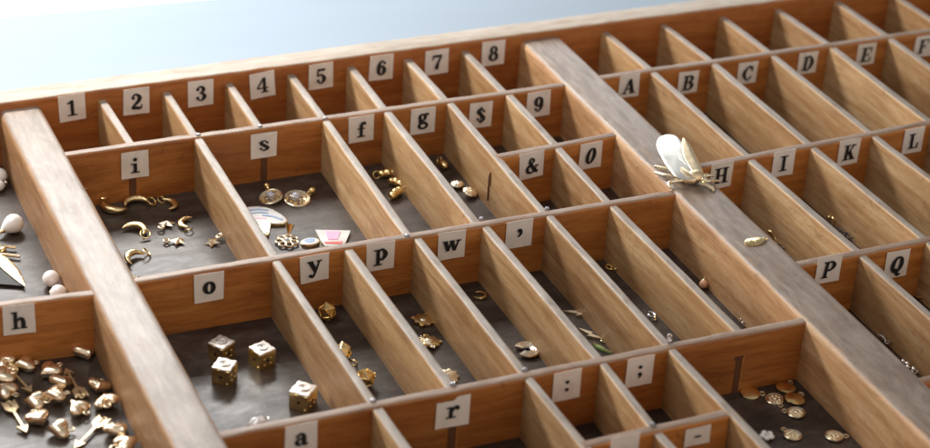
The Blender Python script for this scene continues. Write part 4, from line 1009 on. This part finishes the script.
# ------------------------------------------------------------------ the fly
BZ = TOP + .0008
fc = at(690, 180, BZ); FLY = single('gold_fly_brooch', 'large shiny pale gold fly with folded wings perched on the wide bar', 'fly brooch', Matrix.Translation(fc))
def fp(x, y, z): return at(645 + x / 6.4, 130 + y / 6.4, BZ + z * mm) - fc
def skin_wing(name, out, root, mat, thick=.5, dome=.0):
    """out: list of (x,y,z) zoom pixels"""
    vs = [fp(*p) for p in out]; n = len(vs); c = sum(vs, Vector()) / n
    nn = Vector()
    for i in range(n): nn += (vs[i] - c).cross(vs[(i + 1) % n] - c)
    nn.normalize()
    if nn.z < 0: nn = -nn
    mb = MB(); rings = [1, .97, .75, .5, .25]; V = []
    for sd in (0, 1):
        for q in rings:
            for v in vs:
                V.append(c + (v - c) * q + nn * ((dome * (1 - q * q)) * mm + (thick * mm * .5 if sd == 0 else -thick * mm * .5) * (1 if q < 1 else .35)))
        V.append(c + nn * (dome * mm + (thick * mm * .5 if sd == 0 else -thick * mm * .5)))
    K = len(rings) * n + 1; F = []
    for sd in (0, 1):
        b = sd * K
        for r_ in range(len(rings) - 1):
            for i in range(n):
                f = (b + r_ * n + i, b + r_ * n + (i + 1) % n, b + (r_ + 1) * n + (i + 1) % n, b + (r_ + 1) * n + i); F.append(f if sd == 0 else f[::-1])
        for i in range(n):
            f = (b + (len(rings) - 1) * n + i, b + (len(rings) - 1) * n + (i + 1) % n, b + K - 1); F.append(f if sd == 0 else f[::-1])
    for i in range(n): F.append((i, K + i, K + (i + 1) % n, (i + 1) % n))
    mb.add(V, F); return mb.build(name, mat, FLY, angle=60)
WG = metal('bright pale gold wing', (1.0, .96, .86), .36, .05, 200, .1)
FLYG = metal('fly body gold', (1.0, .79, .50), .34, .25, 400, .1)
def smooth_out(o): return crom(o, True, 4)
skin_wing('wing', smooth_out([(325, 300, 4.8), (270, 318, 4.6), (205, 305, 5.2), (148, 245, 5.6), (100, 165, 6.2), (73, 98, 6.4), (90, 50, 6.6), (142, 30, 6.6), (200, 42, 6.6), (240, 90, 6.4), (246, 155, 6.2), (275, 225, 6.0)]), None, WG, .5, .6)
skin_wing('wing', smooth_out([(375, 290, 4.4), (330, 290, 5.2), (270, 215, 6.0), (240, 140, 6.6), (238, 60, 7.0), (252, 54, 6.8), (285, 92, 5.8), (318, 150, 5.0), (350, 215, 4.2)]), None, FLYG, .5, .5)
mb = MB(); mb.tube([fp(160, 170, 3.0), fp(190, 225, 3.2), fp(240, 285, 3.2), fp(285, 312, 3.2), fp(325, 318, 3.2)], [1.2 * mm, 3.0 * mm, 3.6 * mm, 3.4 * mm, 2.4 * mm], 18, flat=.8); mb.build('abdomen', FLYG, FLY)
mb = MB(); mb.ball(fp(322, 298, 3.6), 4.4 * mm, 3.6 * mm, 3.0 * mm, 28, 18, fn=lambda d: 1 + .05 * math.sin(14 * d.x) * math.sin(13 * d.y)); mb.build('thorax', FLYG, FLY)
mb = MB(); mb.ball(fp(374, 318, 2.8), 2.0 * mm, 2.0 * mm, 1.8 * mm); mb.build('head', PALEG, FLY)
for q in ((384, 300, 3.4), (376, 338, 3.0)):
    MB().ball(fp(*q), 1.0 * mm).build('eye', GOLD, FLY)
for pts in ([(255, 320, 2.4), (205, 322, 3.2), (170, 330, 2.6), (150, 345, 1.0), (160, 372, .2)], [(240, 290, 2.6), (190, 298, 2.6), (120, 290, 1.6), (65, 272, .5)], [(225, 262, 2.6), (170, 258, 2.6), (115, 245, 2.0), (60, 232, 1.5)],
            [(355, 300, 2.6), (395, 290, 3.2), (440, 292, 1.6)], [(365, 325, 2.6), (410, 326, 3.0), (470, 325, 1.2)], [(350, 340, 2.4), (395, 352, 2.6), (430, 372, 1.2), (442, 392, .3)]):
    mb = MB(); mb.tube([fp(*p) for p in pts], [1.0 * mm] * (len(pts) - 1) + [.6 * mm], 8); mb.build('leg', PALEG, FLY)

# ------------------------------------------------------------------ setting
edgeA = at(0, 17, 0); edgeB = at(235, -3, 0)
dE = (edgeB - edgeA).normalized(); nE = Vector((-dE.y, dE.x, 0))
mb = MB(); far = 3
a, b = edgeA - dE * 4, edgeA + dE * 6
vs = [a, b, b - nE * 4, a - nE * 4]
mb.add([(v.x, v.y, 0) for v in vs] + [(v.x, v.y, -.02) for v in vs], [(3, 2, 1, 0), (4, 5, 6, 7), (0, 1, 5, 4), (1, 2, 6, 5), (2, 3, 7, 6), (3, 0, 4, 7)])
tag(mb.build('table_surface', TABLE, smooth=False), kind='structure')
mb = MB(); vs = [a + nE * .004, b + nE * .004, b + nE * 5, a + nE * 5]
mb.add([(v.x, v.y, -.004) for v in vs] + [(v.x, v.y, -.04) for v in vs], [(3, 2, 1, 0), (4, 5, 6, 7), (0, 1, 5, 4), (1, 2, 6, 5), (2, 3, 7, 6), (3, 0, 4, 7)])
tag(mb.build('window_sill', SILL, smooth=False), kind='structure')

# ------------------------------------------------------------------ light
w = bpy.data.worlds.new('World'); SC.world = w; w.use_nodes = True; nt = w.node_tree
bg = nt.nodes['Background']; tc = N(nt, 'ShaderNodeTexCoord')
dt = N(nt, 'ShaderNodeVectorMath', operation='DOT_PRODUCT'); nt.links.new(tc.outputs['Generated'], dt.inputs[0]); dt.inputs[1].default_value = Vector((.12, -.96, .25)).normalized()
rp = ramp(nt, mth(nt, 'ADD', mth(nt, 'MULTIPLY', dt.outputs['Value'], .5), .5), [(.0, (.62, .68, .76)), (.28, (.40, .42, .45)), (.55, (.34, .33, .32)), (.75, (.62, .58, .54)), (.95, (1.3, 1.2, 1.1))])
nt.links.new(rp.outputs[0], bg.inputs['Color']); bg.inputs['Strength'].default_value = .6

def area(name, loc, target, sx, sy, power, col):
    l = bpy.data.lights.new(name, 'AREA'); l.shape = 'RECTANGLE'; l.size = sx; l.size_y = sy; l.energy = power; l.color = col
    o = bpy.data.objects.new(name, l); COL.objects.link(o); o.location = loc
    o.rotation_euler = (Vector(target) - Vector(loc)).to_track_quat('-Z', 'Y').to_euler(); return o
ctr = Vector((4 * U, -3 * U, TOP))
area('window_light', Vector((-.29, .345, .355)), Vector((-.29, -.50, -.26)), 1.05, .11, 8.6, (1.0, .975, .94))
area('far_window_light', Vector((.36, .68, .30)), Vector((.2, 0, .1)), .95, .30, 2.6, (.90, .95, 1.0))

area('overhead_fill_light', Vector((-.20, -.04, .60)), Vector((-.02, .02, 0)), 0.35, .22, 1.1, (1.0, .985, .96))  # added unseen fill that brightens the back rail faces, not a window

# ------------------------------------------------------------------ camera
cd = bpy.data.cameras.new('Camera'); cam = bpy.data.objects.new('Camera', cd); COL.objects.link(cam)
cam.location = CAM_LOC; cam.rotation_euler = CAM_ROT
cd.sensor_width = 36; cd.lens = F_PX / 930 * 36; cd.clip_start = .02; cd.clip_end = 60
fp_ = at(470, 215, TOP); vd = RM @ Vector((0, 0, -1))
cd.dof.use_dof = True; cd.dof.focus_distance = (fp_ - CAM_LOC).dot(vd); cd.dof.aperture_fstop = 10
SC.camera = cam
SC.view_settings.view_transform = 'Standard'; SC.view_settings.look = 'None'; SC.view_settings.gamma = 1; SC.view_settings.exposure = 0
